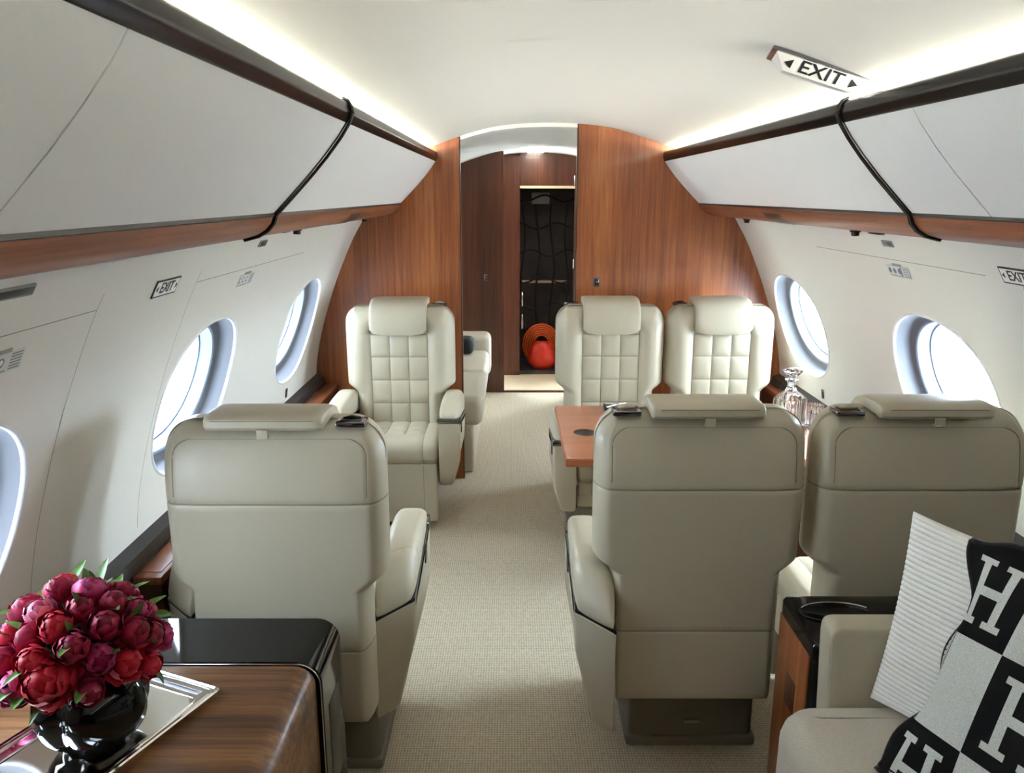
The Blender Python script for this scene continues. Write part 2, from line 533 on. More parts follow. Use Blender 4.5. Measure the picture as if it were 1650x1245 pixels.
wi = 0
for side in (-1, 1):
    for c in WIN[side]:
        wi += 1
        N = 72
        hw, hh = WHW[side], S_HH
        nrm = wall_n(S_MID); x0, z0 = wall_at(S_MID)
        def ring(k, out, flat=0.0):
            """k shrinks the oval, out pushes it outboard; flat blends the curved wall to a flat plane"""
            R = []
            for i in range(N):
                oy, os_ = oval(2 * PI * i / N, hw - k, hh - k)
                p = Vector(wp(side, c + oy, S_MID + os_, out))
                d = wall_at(S_MID + 0.01); d0 = wall_at(S_MID)
                tn = Vector((d[0] - d0[0], d[1] - d0[1])).normalized()
                q = Vector((side * (x0 + nrm[0] * out + tn.x * os_), c + oy, z0 + nrm[1] * out + tn.y * os_))
                R.append(tuple(p.lerp(q, flat)))
            return R
        w = MB().loft([ring(-0.006, 0.0), ring(-0.004, -0.004), ring(0.002, -0.003), ring(0.006, 0.006)], (False, False)).build(
            'window_%d' % wi, M['rim'], sharp=180, recalc=False)
        struct(w)
        MB().loft([ring(0.006, 0.006), ring(0.011, 0.030, .4), ring(0.016, 0.050, .8), ring(0.024, 0.058, 1), ring(0.036, 0.060, 1)], (False, False)).build('shade_track', M['rimgrey'], w, sharp=180, recalc=False)
        MB().loft([ring(0.036, 0.060, 1), ring(0.040, 0.061, 1), ring(0.044, 0.056, 1), ring(0.049, 0.060, 1), ring(0.056, 0.10, 1), ring(0.062, 0.101, 1), ring(0.066, 0.16, 1)], (False, False)).build('outer_frame', M['outerring'], w, sharp=40, recalc=False)
        MB().loft([ring(0.060, 0.102, 1), ring(0.060, 0.106, 1)]).build('pane', M['pane'], w)
        if side == 1 and c < 2: MB().loft([ring(0.030, 0.050, .8), ring(0.030, 0.053, .8)]).build('added_shade', M['rim'], w)  # out-of-view shade added to keep daylight off the right seat backs

fl = MB().grid(lambda u, v: (u, v, 0), [-1.3, 0, 1.3], [YF + (7.0 - YF) * i / 12 for i in range(13)]).build('floor', M['carpet'])
struct(fl)
gp = MB().grid(lambda u, v: (u, v, -2.2), [-60, 0, 60], [-60, 0, 60]).build('ground', plain('apron_concrete', srgb(205, 205, 202), 0.9, nscale=0.6))
struct(gp)

def cz(x):
    """ceiling height over half-width x"""
    P = [(0, 1.945), (.16, 1.94), (.30, 1.924), (.40, 1.90), (.48, 1.875), (.56, 1.845), (.62, 1.815), (.68, 1.782), (.72, 1.758), (1.3, 1.4)]
    x = abs(x)
    for a, b in zip(P[:-1], P[1:]):
        if x <= b[0]: return lerp(a[1], b[1], (x - a[0]) / (b[0] - a[0]))
    return 1.7
CP = catmull([(-.90, 1.63), (-.90, 1.71), (-.87, 1.785), (-.79, 1.812), (-.70, 1.821), (-.62, 1.828), (-.56, 1.848), (-.48, 1.875), (-.40, 1.90), (-.30, 1.924), (-.16, 1.94), (0, 1.945),
              (.16, 1.94), (.30, 1.924), (.40, 1.90), (.48, 1.875), (.56, 1.848), (.62, 1.828), (.70, 1.821), (.79, 1.812), (.87, 1.785), (.90, 1.71), (.90, 1.63)], 3)
def extr(prof, ys):
    return [[(x, y, z) for x, z in prof] for y in ys]
mb = MB()
for y0, y1 in ((YF, 0.4), (0.4, 2.028), (2.032, YB)):
    mb.loft(extr(CP, [y0, y1]), (False, False), closed=False)
mb.loft(extr([(x, z + .006) for x, z in CP], [YF, YB]), (False, False), closed=False)
struct(mb.build('ceiling', M['ceiling'], sharp=60, recalc=False))
# deep roof volumes above the bins so no daylight leaks in
mb = MB()
OUT = [(-.9855, 1.464), (-1.03, 1.52), (-.99, 1.76), (-.84, 1.90), (-.5, 2.03), (0, 2.09), (.5, 2.03), (.84, 1.90), (.99, 1.76), (1.03, 1.52), (.9855, 1.464)]
mb.loft([[(x, y, z) for x, z in OUT] for y in (YF - .03, 7.70)], (False, False), closed=False)
struct(mb.build('ceiling_skin', M['bin'], recalc=False))

# ------------------------------------------------------------------ overhead bins, rails
def bin_at(side, y0, y1, label):
    t = empty('overhead_bin', (side * 0.8, (y0 + y1) / 2, 1.5))
    hy = (y1 - y0) / 2 - 0.0012
    def P(pts): return [(side * (x - 0.8), z - 1.5) for x, z in pts]
    face = [(.598, 1.757), (.626, 1.727), (.664, 1.686), (.705, 1.640), (.748, 1.590), (.792, 1.536)]
    face = [(x - 0.008 * math.sin(PI * i / 5), z - 0.008 * math.sin(PI * i / 5)) for i, (x, z) in enumerate(face)]
    back = [(x + .012, z + .010) for x, z in face][::-1]
    MB().prism(P(face + back), -hy, hy).build('door', M['bin'], t, sharp=30)
    body = back[::-1] + [(.97, 1.475), (.985, 1.50), (.90, 1.62), (.80, 1.665), (.73, 1.68)]
    MB().prism(P(body), -hy - .0012, hy + .0012).build('bin_body', M['bin'], t)
    tag(t, label, 'overhead bin', 'white overhead bins')
bin_at(-1, 2.036, YB - .002, 'white overhead bin door on the left, next to the wood bulkhead')
bin_at(-1, 0.900, 2.024, 'white overhead bin door on the left, nearer side of the black seam strip')
bin_at(-1, YF + .01, 0.898, 'white overhead bin door at the top left corner, before the hairline gap')
bin_at(1, 2.036, YB - .002, 'white overhead bin door on the right, next to the wood bulkhead')
bin_at(1, 1.687, 2.024, 'narrow white overhead bin panel on the right beside the black seam strip')
bin_at(1, YF + .01, 1.685, 'white overhead bin door at the right edge, nearest the viewer')

tn = 0
def trim(prof, y0, y1, mats, side, mb=None):
    global tn
    tn += 1
    m = mb or MB()
    m.prism([(side * x, z) for x, z in prof], y0, y1)
    return struct(m.build('trim_%d' % tn, mats, sharp=30))
for side in (-1, 1):
    up = rnd_poly([(.597, 1.752), (.588, 1.775), (.592, 1.798), (.604, 1.806), (.620, 1.802), (.618, 1.757)], .005, 3)
    trim(up, YF, YB - .001, M['rail'], side)
    lo = [(.790, 1.534), (.797, 1.516), (.812, 1.499), (.834, 1.486), (.866, 1.477), (.92, 1.470), (.987, 1.464), (.987, 1.472), (.92, 1.48), (.868, 1.487), (.84, 1.497), (.822, 1.509), (.809, 1.523), (.804, 1.537)]
    trim(lo, YF, YB - .001, M['woodY'], side)
    trim([(.788, 1.541), (.7865, 1.533), (.793, 1.530), (.800, 1.536), (.80, 1.541)], YF, YB - .001, M['trimblack'], side)  # black strip drawn as the shadow line along the wood rail's top edge
    # black strip crossing rails and bins at the seam: two slim beads
    fc = [(.598, 1.757), (.626, 1.727), (.664, 1.686), (.705, 1.640), (.748, 1.590), (.792, 1.536)]
    fc = [(x - 0.008 * math.sin(PI * i / 5) - .005, z - 0.008 * math.sin(PI * i / 5) - .004) for i, (x, z) in enumerate(fc)]
    path = [(.606, 1.8095), (.594, 1.8045), (.586, 1.79), (.584, 1.774)] + fc[:-1] + [(.785, 1.534), (.791, 1.515), (.808, 1.496), (.832, 1.482), (.868, 1.473)]
    mb = MB()
    for dy in (-0.0048, 0.0048):
        mb.tube([(side * x, 2.03 + dy, z) for x, z in path], 0.0036, 8)
    inner = [(x + .006, z + .005) for x, z in path]
    mb.loft([[(side * x, 2.0245, z) for x, z in path + inner[::-1]], [(side * x, 2.0355, z) for x, z in path + inner[::-1]]])
    tn += 1
    struct(mb.build('trim_%d' % tn, M['trimblack'], sharp=60))
    # cove lamp
    strip = MB().prism([(side * x, z) for x, z in [(.792, 1.722), (.806, 1.790), (.814, 1.788), (.800, 1.720)]], YF + .05, YB - .03).build('cove_light', M['cove'])
    tag(strip, 'warm LED strip hidden behind the dark rail on the %s' % ('left' if side < 0 else 'right'), 'light', 'cove light strips')
    # dark ledge strip under the windows
    trim([(1.288, .615), (1.252, .600), (1.245, .562), (1.30, .555), (1.30, .615)], YF, YB - .001, M['ledgegrey'], side)

# ------------------------------------------------------------------ bulkhead and the rear area
def arch_poly(x0, x1, n=24, z0=0.0, top=lambda x: cz(x)):
    xs = [lerp(x0, x1, i / n) for i in range(n + 1)]
    return xs
def wall_x(z):
    for a, b in zip(WC[:-1], WC[1:]):
        if b[1] <= z <= a[1]: return lerp(a[0], b[0], (z - a[1]) / (b[1] - a[1] + 1e-9))
    return WC[-1][0]
def side_outline(off=0.0):
    """right half of the cabin section from the floor up to the ceiling, rails and bins included"""
    P = [(wall_x(z) + .03 - off, z) for z in (0.0, .2, .4, .6, .75, .9, 1.05, 1.2, 1.3, 1.4, 1.45)]
    P += [(1.0, 1.50), (.94, 1.66), (.92, 1.74), (.88, 1.80), (.80, 1.828), (.70, 1.833), (.62, 1.838), (.56, 1.85), (.48, 1.88), (.40, 1.905), (.30, 1.929), (.16, 1.945), (0.05, 1.949)]
    return P
def bulk(name, side, xin, y0, y1, mat, label=None):
    out = [(side * x, z) for x, z in side_outline() if side * x * side > abs(xin) + .01 or False]
    P = [(side * x, z) for x, z in side_outline() if x > abs(xin)]
    zt = cz(xin) + .004
    P += [(xin, zt), (xin, 0.0)]
    return struct(MB().prism(P, y0, y1).build(name, mat, sharp=30))
# left bulkhead edge at x=-.475, right bulkhead edge at x=.144
bulk('wall_back_left', -1, -.475, YB, YB + .035, M['woodV'])
bulk('wall_back_right', 1, .144, YB, YB + .035, M['woodV'])
for x0, x1, zt in ((-.478, -.471, cz(.475)), (.140, .147, cz(.144))):
    tn += 1
    struct(MB().box(x0, x1, YB - .006, YB + .038, 0, zt, .002).build('trim_%d' % tn, M['woodD']))
# rear ceiling, one step lower
mb = MB().loft(extr([(x, z - .018) for x, z in CP], [YB + .036, 7.3]), (False, False), closed=False)
VP = [(lerp(-.476, .145, i / 24), cz(lerp(-.476, .145, i / 24))) for i in range(25)]
mb.loft([[(x, YB, z + .01) for x, z in VP], [(x, YB, z - .018) for x, z in VP], [(x, YB + .036, z - .018) for x, z in VP]], (False, False), closed=False)
struct(mb.build('ceiling_rear', M['ceiling'], sharp=30, recalc=False))
for side, nm in ((-1, 'wall_rear_left'), (1, 'wall_rear_right')):
    build_wall(side, nm, YB + .036, 7.3)
    struct(MB().prism([(side * x, z) for x, z in [(.985, 1.463), (.78, 1.55), (.62, 1.80), (.90, 1.72), (1.0, 1.47)]], YB + .036, 7.3).build('wall_rear_cove', M['bin']))
# second partition, left
P = [(-x, z - .02) for x, z in side_outline() if x > .27] + [(-.265, cz(.265) - .02), (-.265, 0)]
struct(MB().prism(P, 6.4, 6.44).build('wall_partition_left', M['woodD'], sharp=30))
P = [(x, z - .02) for x, z in side_outline() if x > .37] + [(.36, cz(.36) - .02), (.36, 0)]
struct(MB().prism(P, 6.4, 6.44).build('wall_partition_right', M['woodD'], sharp=30))
# closet front wall with doorway
mb = MB()
mb.box(-.60, -.132, 7.0, 7.04, 0, 1.90).box(.335, .60, 7.0, 7.04, 0, 1.90).box(-.132, .335, 7.0, 7.04, 1.655, 1.93)
struct(mb.build('wall_rear', M['woodD']))
tn += 1
struct(MB().box(-.132, .335, 6.985, 7.035, 1.633, 1.655, .003).build('trim_%d' % tn, M['cream']))
tn += 1
struct(MB().box(-.265, .36, 6.40, 6.43, 0, .012).build('trim_%d' % tn, M['woodD']))
struct(MB().box(-.6, .6, 6.43, 7.04, 0.001, .010).build('floor_rear', M['tile']))
mb = MB()
mb.box(-.42, .62, 7.62, 7.66, 0, 1.9).box(-.44, -.42, 7.04, 7.66, 0, 1.9).box(.62, .64, 7.04, 7.66, 0, 1.9).box(-.44, .64, 7.04, 7.66, 1.9, 1.94).box(-.44, .64, 7.04, 7.66, -.02, .04)
struct(mb.build('wall_closet', M['dark']))
for k, (y, z) in enumerate(((6.22, 1.922), (6.80, 1.922))):
    t = MB().box(-.07, .055, y - .045, y + .045, z - .006, z + .004, .002).build('downlight', M['spot'])
    tag(t, ['warm rectangular ceiling downlight beyond the bulkhead, nearer of two', 'warm rectangular ceiling downlight beyond the bulkhead, farther of two'][k], 'light', 'rear ceiling downlights')
# cargo net in the closet
net = MB()
random.seed(3)
for i in range(6):
    z = .35 + i * .24
    net.tube([(-.14 + .05 * k, 7.30 + .02 * math.sin(k * 1.3 + i), z + .03 * math.sin(k * .9 + i * 2)) for k in range(11)], .009, 6)
for i in range(4):
    x = -.10 + i * .13
    net.tube([(x + .02 * math.sin(k * 1.1 + i), 7.30, .15 + .15 * k) for k in range(10)], .009, 6)
tag(net.build('cargo_net', M['strap']), 'black webbing cargo net across the dark rear closet', 'net')
hx = MB().box(-.11, .32, 7.50, 7.56, .78, .80, .003).build('closet_shelf', M['cream'])
tag(hx, 'thin pale shelf edge inside the dark rear closet', 'shelf')
hs = MB()
for i in range(6):
    r = .168 - i * .019
    pth = [(.07 + r * math.cos(a * PI / 12), 7.27 - .006 * i, .24 + (r + .02) * math.sin(a * PI / 12)) for a in range(-3, 16)]
    hs.tube(pth, .0075, 8)
tag(hs.build('rubber_hose', M['orange']), 'coiled orange hose hanging above the red bag in the closet', 'hose')
random.seed(5)
bagr = []
for k in range(9):
    t = k / 8
    r = .125 * math.sin(PI * (.12 + .80 * t)) ** .6 + .004
    bagr.append([(.07 + (r * (1 + .09 * math.sin(5 * a / 3 + k) + .05 * math.sin(a * 2.1 + 2 * k))) * math.cos(a * 2 * PI / 20), 7.14 + .6 * r * math.sin(a * 2 * PI / 20), .041 + .25 * t) for a in range(20)])
for z in (.42, .62):
    t = MB().box(-.118, -.104, 7.06, 7.075, z, z + .13, .004).build('chrome_bracket', M['chrome'])
    tag(t, 'bright vertical metal bracket inside the closet doorway, %s one' % ('lower' if z < .5 else 'upper'), 'bracket', 'closet brackets')
t = MB().box(-.02, .14, 7.45, 7.50, 1.50, 1.60, .004).build('closet_box', M['groove'])
tag(t, 'small grey box high inside the dark closet', 'box')
tag(MB().loft(bagr).build('plastic_bag', M['redbag'], sharp=180), 'crumpled red plastic bag on the closet floor', 'bag')
# switches and small fittings on the wood
def switch(x, y, z, label, mat):
    t = empty('switch_plate', (x, y, z))
    MB().box(-.016, .016, -.006, 0, -.026, .026, .003).build('plate', M['darkchrome'], t)
    MB().box(-.009, .009, -.009, -.005, -.018, .018, .002).build('rocker', M['trimblack'], t)
    MB().box(-.003, .003, -.011, -.0085, -.003, .003, .001).build('indicator', M['chrome'], t)
    tag(t, label, 'switch')
switch(.257, YB, 1.124, 'small metal switch plate on the right wood bulkhead', 1)
switch(-.408, 6.4, .941, 'dark switch plate on the far left wood partition', 1)
for z in (1.70, 1.0):
    t = MB().box(.325, .335, 6.99, 7.0, z - .04, z + .04, .002).build('door_latch', M['chrome'])
    tag(t, 'bright metal latch on the closet door frame, %s one' % ('upper' if z > 1.5 else 'lower'), 'latch', 'closet latches')

# end of the cabin behind the viewer
P = [(x, z) for x, z in side_outline()] + [(-x, z) for x, z in side_outline()][::-1]
struct(MB().prism(P, YF - .03, YF).build('wall_front', M['woodD']))
# side ledges with wood tops
def ledge(side, y0, y1, label):
    XI = [1.165 if side < 0 else 1.19]
    t = empty('side_ledge', (side * 1.15, (y0 + y1) / 2, 0))
    h = (y1 - y0) / 2
    f = lambda x: side * (x - 1.15)
    a, b = sorted((f(XI[0]), f(1.245)))
    MB().box(a, b, -h, h, .535, .560, .006).build('ledge_top', M['woodY'], t)
    a1, b1 = sorted((f(XI[0] + .012), f(1.235)))
    MB().box(a1, b1, -h + .03, -h + .62, .5605, .5625, .001).build('lid', M['woodY'], t)
    a, b = sorted((f(XI[0] + .006), f(1.24)))
    MB().box(a, b, -h + .012, h, .0, .535, .004).build('ledge_body', M['woodD'], t)
    tag(t, label, 'ledge', 'side ledges under the windows')
ledge(-1, 2.02, YB - .004, 'walnut side ledge along the left wall below the windows')
ledge(1, 2.05, YB - .004, 'walnut side ledge along the right wall behind the decanter')

# ------------------------------------------------------------------ signs, placards, fittings on the walls
def on_wall(side, y, s, lift=0.002):
    """matrix: local x along the readable direction, y up the wall, z into the cabin"""
    o = Vector(wp(side, y, s, -lift))
    n = wall_n(s); inn = Vector((-side * n[0], 0, -n[1]))
    upv = Vector(wp(side, y, s - .01)) - Vector(wp(side, y, s + .01)); upv.normalize()
    xv = upv.cross(inn).normalized()
    m = Matrix((xv, upv, inn)).transposed().to_4x4(); m.translation = o
    return m
def tfm(m):
    return lambda x, y, z: tuple(m @ Vector((x, y, z)))
def exit_placard(side, y, s, label):
    m = on_wall(side, y, s)
    t = empty('exit_sign', m.translation)
    t.matrix_world = m
    MB().box(-.068, .068, -.0235, .0235, 0, .0015).build('plate', M['signink'], t)
    MB().box(-.064, .064, -.0195, .0195, .0014, .0019).build('face', M['signwhite'], t)
    text_mesh('lettering', 'EXIT', M['signink'], t, Matrix.Translation((0, 0, .0022)), .040, .0003, .92)
    for q in (-1, 1):
        MB().prism([(q * .060, 0), (q * .050, .008), (q * .050, -.008)], .0018, .0025, plane='xy').build('arrow', M['signink'], t)
    tag(t, label, 'sign', 'exit placards on the walls')
exit_placard(-1, 1.952, sz(1.369), 'small framed EXIT placard on the left wall under the wood rail')
exit_placard(1, 1.952, sz(1.392), 'small framed EXIT placard at the right edge of the right wall')
def placard(side, y, s, label, blue=True):
    m = on_wall(side, y, s)
    t = empty('placard', m.translation); t.matrix_world = m
    MB().box(-.072, .072, -.022, .018, 0, .0008).build('card', plain('placard_card', srgb(205, 206, 202), .5), t)
    MB().box(-.03, .03, .018, .026, 0, .0008).build('tab', M['groove'], t)
    mb = MB()
    for k in range(3):
        a0 = -.058 + k * .032
        mb.lathe([(.010, .0008), (.010, .0012)], 14, tf=lambda x, y, z, a0=a0: (x + a0, y, z))
        mb.lathe([(.006, .0012), (.006, .0014)], 10, tf=lambda x, y, z, a0=a0: (x + a0, y + .001, z), mi=1)
    for k in range(6):
        mb.box(.034, .066, -.018 + k * .006, -.0155 + k * .006, .0008, .0012)
        mb.box(-.066, .026, -.019, -.017, .0008, .0012)
    mb.build('pictogram', [M['signgrey'], M['signblue'] if blue else M['signwhite']], t)
    if blue: MB().box(.012, .024, -.015, .015, .0008, .0012).build('mark', M['signblue'], t)
    tag(t, label, 'placard', 'instruction placards')
placard(-1, 2.615, sz(1.318), 'pale instruction placard on the left wall above the windows', False)
placard(-1, 1.33, sz(1.31), 'grey text placard cut by the left edge of the picture', False)
placard(1, 2.612, sz(1.338), 'pale instruction placard with blue marks on the right wall')
def slot(side, y, s, w, label):
    m = on_wall(side, y, s)
    t = empty('wall_vent', m.translation); t.matrix_world = m
    MB().box(-w, w, -.011, .011, -.002, .003, .0015).build('bezel', M['groove'], t)
    MB().box(-w + .004, w - .004, -.007, .007, .002, .0036, .001).build('opening', M['trimblack'], t)
    tag(t, label, 'vent', 'small slot vents under the rail')
slot(-1, 1.27, sz(1.43), .075, 'dark slot vent high on the left wall at the picture edge')
slot(-1, 2.615, sz(1.43), .035, 'small slot vent on the left wall under the wood rail')
slot(1, 2.60, sz(1.43), .035, 'small slot vent on the right wall under the wood rail')
def gasper(side, x, y, label):
    t = empty('air_nozzle', (side * x, y, 1.468))
    MB().lathe([(.018, .002), (.018, -.006), (.013, -.008), (.013, -.018), (.008, -.020)], 20).build('nozzle', M['trimblack'], t)
    tag(t, label, 'air nozzle', 'black air nozzles under the rail')
gasper(-1, .955, 2.86, 'black round air nozzle under the left rail')
gasper(-1, .955, 4.18, 'black round air nozzle under the left rail beside the bulkhead')
gasper(1, .955, 2.74, 'black round air nozzle under the right rail')
gasper(1, .955, 4.02, 'black round air nozzle under the right rail beside the bulkhead')
for side, y in ((-1, 2.70), (1, 2.58)):
    t = MB().box(side * .955 - .012, side * .955 + .012, y - .035, y + .035, 1.462, 1.468, .002).build('reading_light', M['trimblack'])
    tag(t, 'flat dark reading light under the %s rail' % ('left' if side < 0 else 'right'), 'light', 'reading lights')
    y = 3.15 if side < 0 else 3.16
    mb = MB()
    pr = [(.797, 1.5145), (.811, 1.4965), (.834, 1.4835), (.866, 1.4745), (.90, 1.470)]
    mb.loft([[(side * x, yy, z) for x, z in pr] for yy in (y - .10, y + .10)], (False, False), closed=False)
    t = mb.build('call_panel', plain('dark_walnut_panel', srgb(34, 20, 15), .4))
    tag(t, 'dark control panel set in the %s wood rail' % ('left' if side < 0 else 'right'), 'panel', 'rail control panels')
for side, y, z in ((-1, 3.72, .655), (1, 3.70, .668)):
    m = on_wall(side, y, sz(z))
    t = empty('wall_socket', m.translation); t.matrix_world = m
    MB().box(-.013, .013, -.022, .022, 0, .004, .0015).build('plate', M['darkchrome'], t)
    MB().box(-.008, .008, -.014, .014, .003, .006, .001).build('button', M['trimblack'], t)
    tag(t, 'small dark button plate under the far %s window' % ('left' if side < 0 else 'right'), 'socket', 'wall button plates')
# raised panel joints on the side walls
for side in (-1, 1):
    tn += 1
    mb = MB()
    for yv in ([1.63, 2.16] if side < 0 else [1.95]):
        mb.loft([[wp(side, yv + d, s_, -.0006) for d in (-.0012, .0012)] for s_ in [0.0 + (sz(.64)) * i / 30 for i in range(3, 31)]], (False, False), closed=False)
    sv = sz(1.360 if side < 0 else 1.374)
    for (a, b) in ([(YF, 1.63), (2.16, 3.3)] if side < 0 else [(YF, 1.9), (2.1, 3.3)]):
        mb.loft([[wp(side, a + (b - a) * i / 6, sv + d, -.0006) for d in (-.0012, .0012)] for i in range(7)], (False, False), closed=False)
    struct(mb.build('trim_%d' % tn, M['groove']))

# ceiling exit sign: a shallow tray-shaped lamp across the ceiling
def ceiling_exit():
    a = Vector((.378, 1.95, 1.905)); b = Vector((.622, 1.95, 1.831))
    xv = (b - a).normalized(); mid = (a + b) / 2
    dn = Vector((0, -1, 0)); 
    nrm = Vector((0, 0, -1)); nrm = (nrm - xv * nrm.dot(xv)).normalized()
    yv = Vector((0, 1, 0))
    m = Matrix((xv, yv, -nrm)).transposed().to_4x4(); m.translation = mid
    t = empty('ceiling_exit_sign', mid); t.matrix_world = m
    L = (b - a).length / 2
    # dark frame against the ceiling
    fr = rnd_poly([(-L, -.055), (L, -.055), (L - .02, .055), (-L + .02, .055)], .008, 3)
    MB().slab(fr, [(.006, 0), (-.006, 0)], plane='xy').build('frame', M['darkchrome'], t)
    # wedge lens: deep at the near face
    vs = [(-L + .012, -.048, -.004), (L - .012, -.048, -.004), (L - .03, .050, -.004), (-L + .03, .050, -.004),
          (-L + .045, -.026, -.036), (L - .045, -.026, -.036), (L - .05, .0, -.036), (-L + .05, .0, -.036)]
    MB().add(vs, [(0, 1, 2, 3), (4, 5, 6, 7), (0, 1, 5, 4), (1, 2, 6, 5), (2, 3, 7, 6), (3, 0, 4, 7)]).build('lens', M['signwhite'], t, sharp=20)
    # lettering on the near sloped face
    p0 = Vector((0, -.037, -.020)); fx = Vector((1, 0, 0)); fu = (Vector((0, -.048, -.004)) - Vector((0, -.026, -.036))).normalized()
    fn = fx.cross(fu)
    tm = Matrix((fx, fu, fn)).transposed().to_4x4(); tm.translation = p0 + fn * .0012
    text_mesh('lettering', 'EXIT', M['signink'], t, tm, .040, .0005, 1.3)
    for q in (-1, 1):
        MB().prism([(q * .088, 0), (q * .070, .010), (q * .070, -.010)], -.0005, .0008, plane='xy', tf=tfm(tm)).build('arrow', M['signink'], t)
    tag(t, 'white wedge-shaped EXIT sign on the ceiling', 'sign')
ceiling_exit()

# ------------------------------------------------------------------ cabin seats
def dense(a, b, step, marks, eps):
    n = max(2, int((b - a) / step))
    L = {round(a + (b - a) * i / n, 6) for i in range(n + 1)}
    L = {x for x in L if all(abs(x - m_) > eps * 2.2 for m_ in marks)}
    for m_ in marks:
        if a < m_ < b: L |= {round(m_ - eps * 2, 6), round(m_ - eps, 6), round(m_ + eps, 6), round(m_ + eps * 2, 6)}
    L |= {a, b}
    return sorted(L)
ZT, ZB = 1.047, .222
def hwz(z):
    w = lerp(.228, .2745, smooth((z - .600) / .055))
    if z > .66: w += .001 * math.sin(PI * min(1, (z - .66) / .39))
    r = .085
    if z > ZT - r: w -= r - math.sqrt(max(0, r * r - (z - (ZT - r)) ** 2))
    r = .03
    if z < ZB + r: w -= r - math.sqrt(max(0, r * r - (ZB + r - z) ** 2))
    return w
def rf(e, r):
    q = 1 - min(max(e, 0) / r, 1)
    return math.sqrt(max(0, 1 - q * q))
PW = .142
QZ = [.905, .793, .674, .555, .44, .33]
QX = [-PW / 3, PW / 3]
EPS = .0016
def g(d, w=.006): return math.exp(-(d / w) ** 2)
def lean(z): return 0.0
def y_front(x, z):
    e = min(hwz(z) - abs(x), ZT - z, z - ZB)
    y = .080 + .078 * rf(e, .055 if z < .95 else .075)
    if abs(x) < PW and z < QZ[0]:
        k = next((i for i in range(len(QZ) - 1) if QZ[i + 1] <= z <= QZ[i]), len(QZ) - 2)
        tv = min(1, max(0, (z - QZ[k + 1]) / (QZ[k] - QZ[k + 1])))
        tu = ((x + PW) / (2 * PW) * 3) % 1.0
        y += .002 + .010 * (max(0, 1 - abs(2 * tu - 1) ** 2.6) * max(0, 1 - abs(2 * tv - 1) ** 2.6)) ** .5
    else:
        t = (abs(x) - PW) / max(.02, hwz(z) - PW)
        y += .024 * math.sin(PI * min(1, max(0, t)) ** .8) * smooth((z - .3) / .2) * (1 if z < QZ[0] else max(0, 1 - (z - QZ[0]) / .10))
    return y
def y_back(x, z):
    e = min(hwz(z) - abs(x), ZT - z, z - ZB)
    y = .080 - .080 * rf(e, .045 if z > .6 else .03)
    y += .06 * max(0, abs(x) - .18) ** 1.2 * (1 if z < .85 else max(0.25, 1 - (z - .85) * 12))
    e2 = min(hwz(z) - abs(x), ZT - z)
    if z > .848: y += .040 * ((z - .848) / .2) ** 1.6
    if z > .848: y += .0030 * g(e2 - .040, .003) - .004 * smooth((e2 - .045) / .06)
    y += .0045 * g(z - .848, .004) + .0035 * g(z - .448, .003)
    return y
def make_backrest(parent):
    us = dense(-1, 1, .030, [], .01)
    us = sorted(set([round(u, 5) for u in us]) | {s_ * q for s_ in (-1, 1) for q in (.999, .99, .975, .955, .93, .90, .87, .84)})
    zs = dense(ZB, ZT, .012, QZ[:-1] + [.848, .448], .0022)
    zs = sorted(set(zs) | {ZB + .001, ZB + .004, ZB + .008, ZB + .015, ZT - .0005, ZT - .002, ZT - .005, ZT - .009, ZT - .015, ZT - .022, ZT - .03, .60, .61, .62, .63, .64, .65})
    def xs_for(z): return hwz(z)
    # front columns keep the seams of the quilted panel straight: x is laid out in absolute values inside the panel
    def xmap(u, z):
        h = hwz(z); a = abs(u); s_ = 1 if u >= 0 else -1
        if a <= .52: return s_ * a / .52 * PW
        return s_ * lerp(PW, h, (a - .52) / .48)
    fus = dense(-1, 1, .028, [-.52, -.52 / 3, .52 / 3, .52], .006)
    fus = sorted(set(fus) | {s_ * q for s_ in (-1, 1) for q in (.999, .99, .975, .955, .93, .90, .87)})
    mb = MB()
    def mi_f(u, z):
        if z > .93 or z < .4: return 0
        if abs(abs(u) - .52) < .005: return 1
        if abs(u) < .52 and abs(abs(u) - .52 / 3) < .005: return 1
        if abs(u) < .52 and min(abs(z - q) for q in QZ) < .002: return 1
        return 0
    mb.grid(lambda u, z: (xmap(u, z), y_front(xmap(u, z), z), z), fus, zs, mifn=mi_f)
    def mi_b(u, z):
        if min(abs(z - .848), abs(z - .448)) < .002: return 1
        return 0
    mb.grid(lambda u, z: (u * hwz(z), y_back(u * hwz(z), z), z), sorted(us, reverse=True), zs, mifn=mi_b)
    # close the rims
    for zrow in (ZB, ZT):
        h = hwz(zrow)
        mb.grid(lambda u, t: (u * h, lerp(y_front(u * h, zrow), y_back(u * h, zrow), t), zrow), [-1, 0, 1], [0, 1])
    bk = mb.build('backrest', [M['leather'], M['seam']], parent, sharp=180)
    # piping line round the rear top panel
    inset = .040
    P = []
    z = .850
    while z < ZT - inset - .045:
        P.append((hwz(z) - inset, z)); z += .02
    r = .045; cxp, czp = P[-1][0] - r, ZT - inset - r
    for k in range(9):
        a = k / 8 * PI / 2
        P.append((cxp + r * math.cos(a), czp + r * math.sin(a)))
    full = P + [(-x, z) for x, z in P[::-1]]
    MB().tube([(x, y_back(x, z) - .0004, z) for x, z in full], .0018, 6).build('piping', M['seam'], bk, sharp=180)
    return bk
def path_pad(path, x0, x1, thick_round, parent, name, mat, offs=None, nx=24, marks=None, mifn=None):
    pass
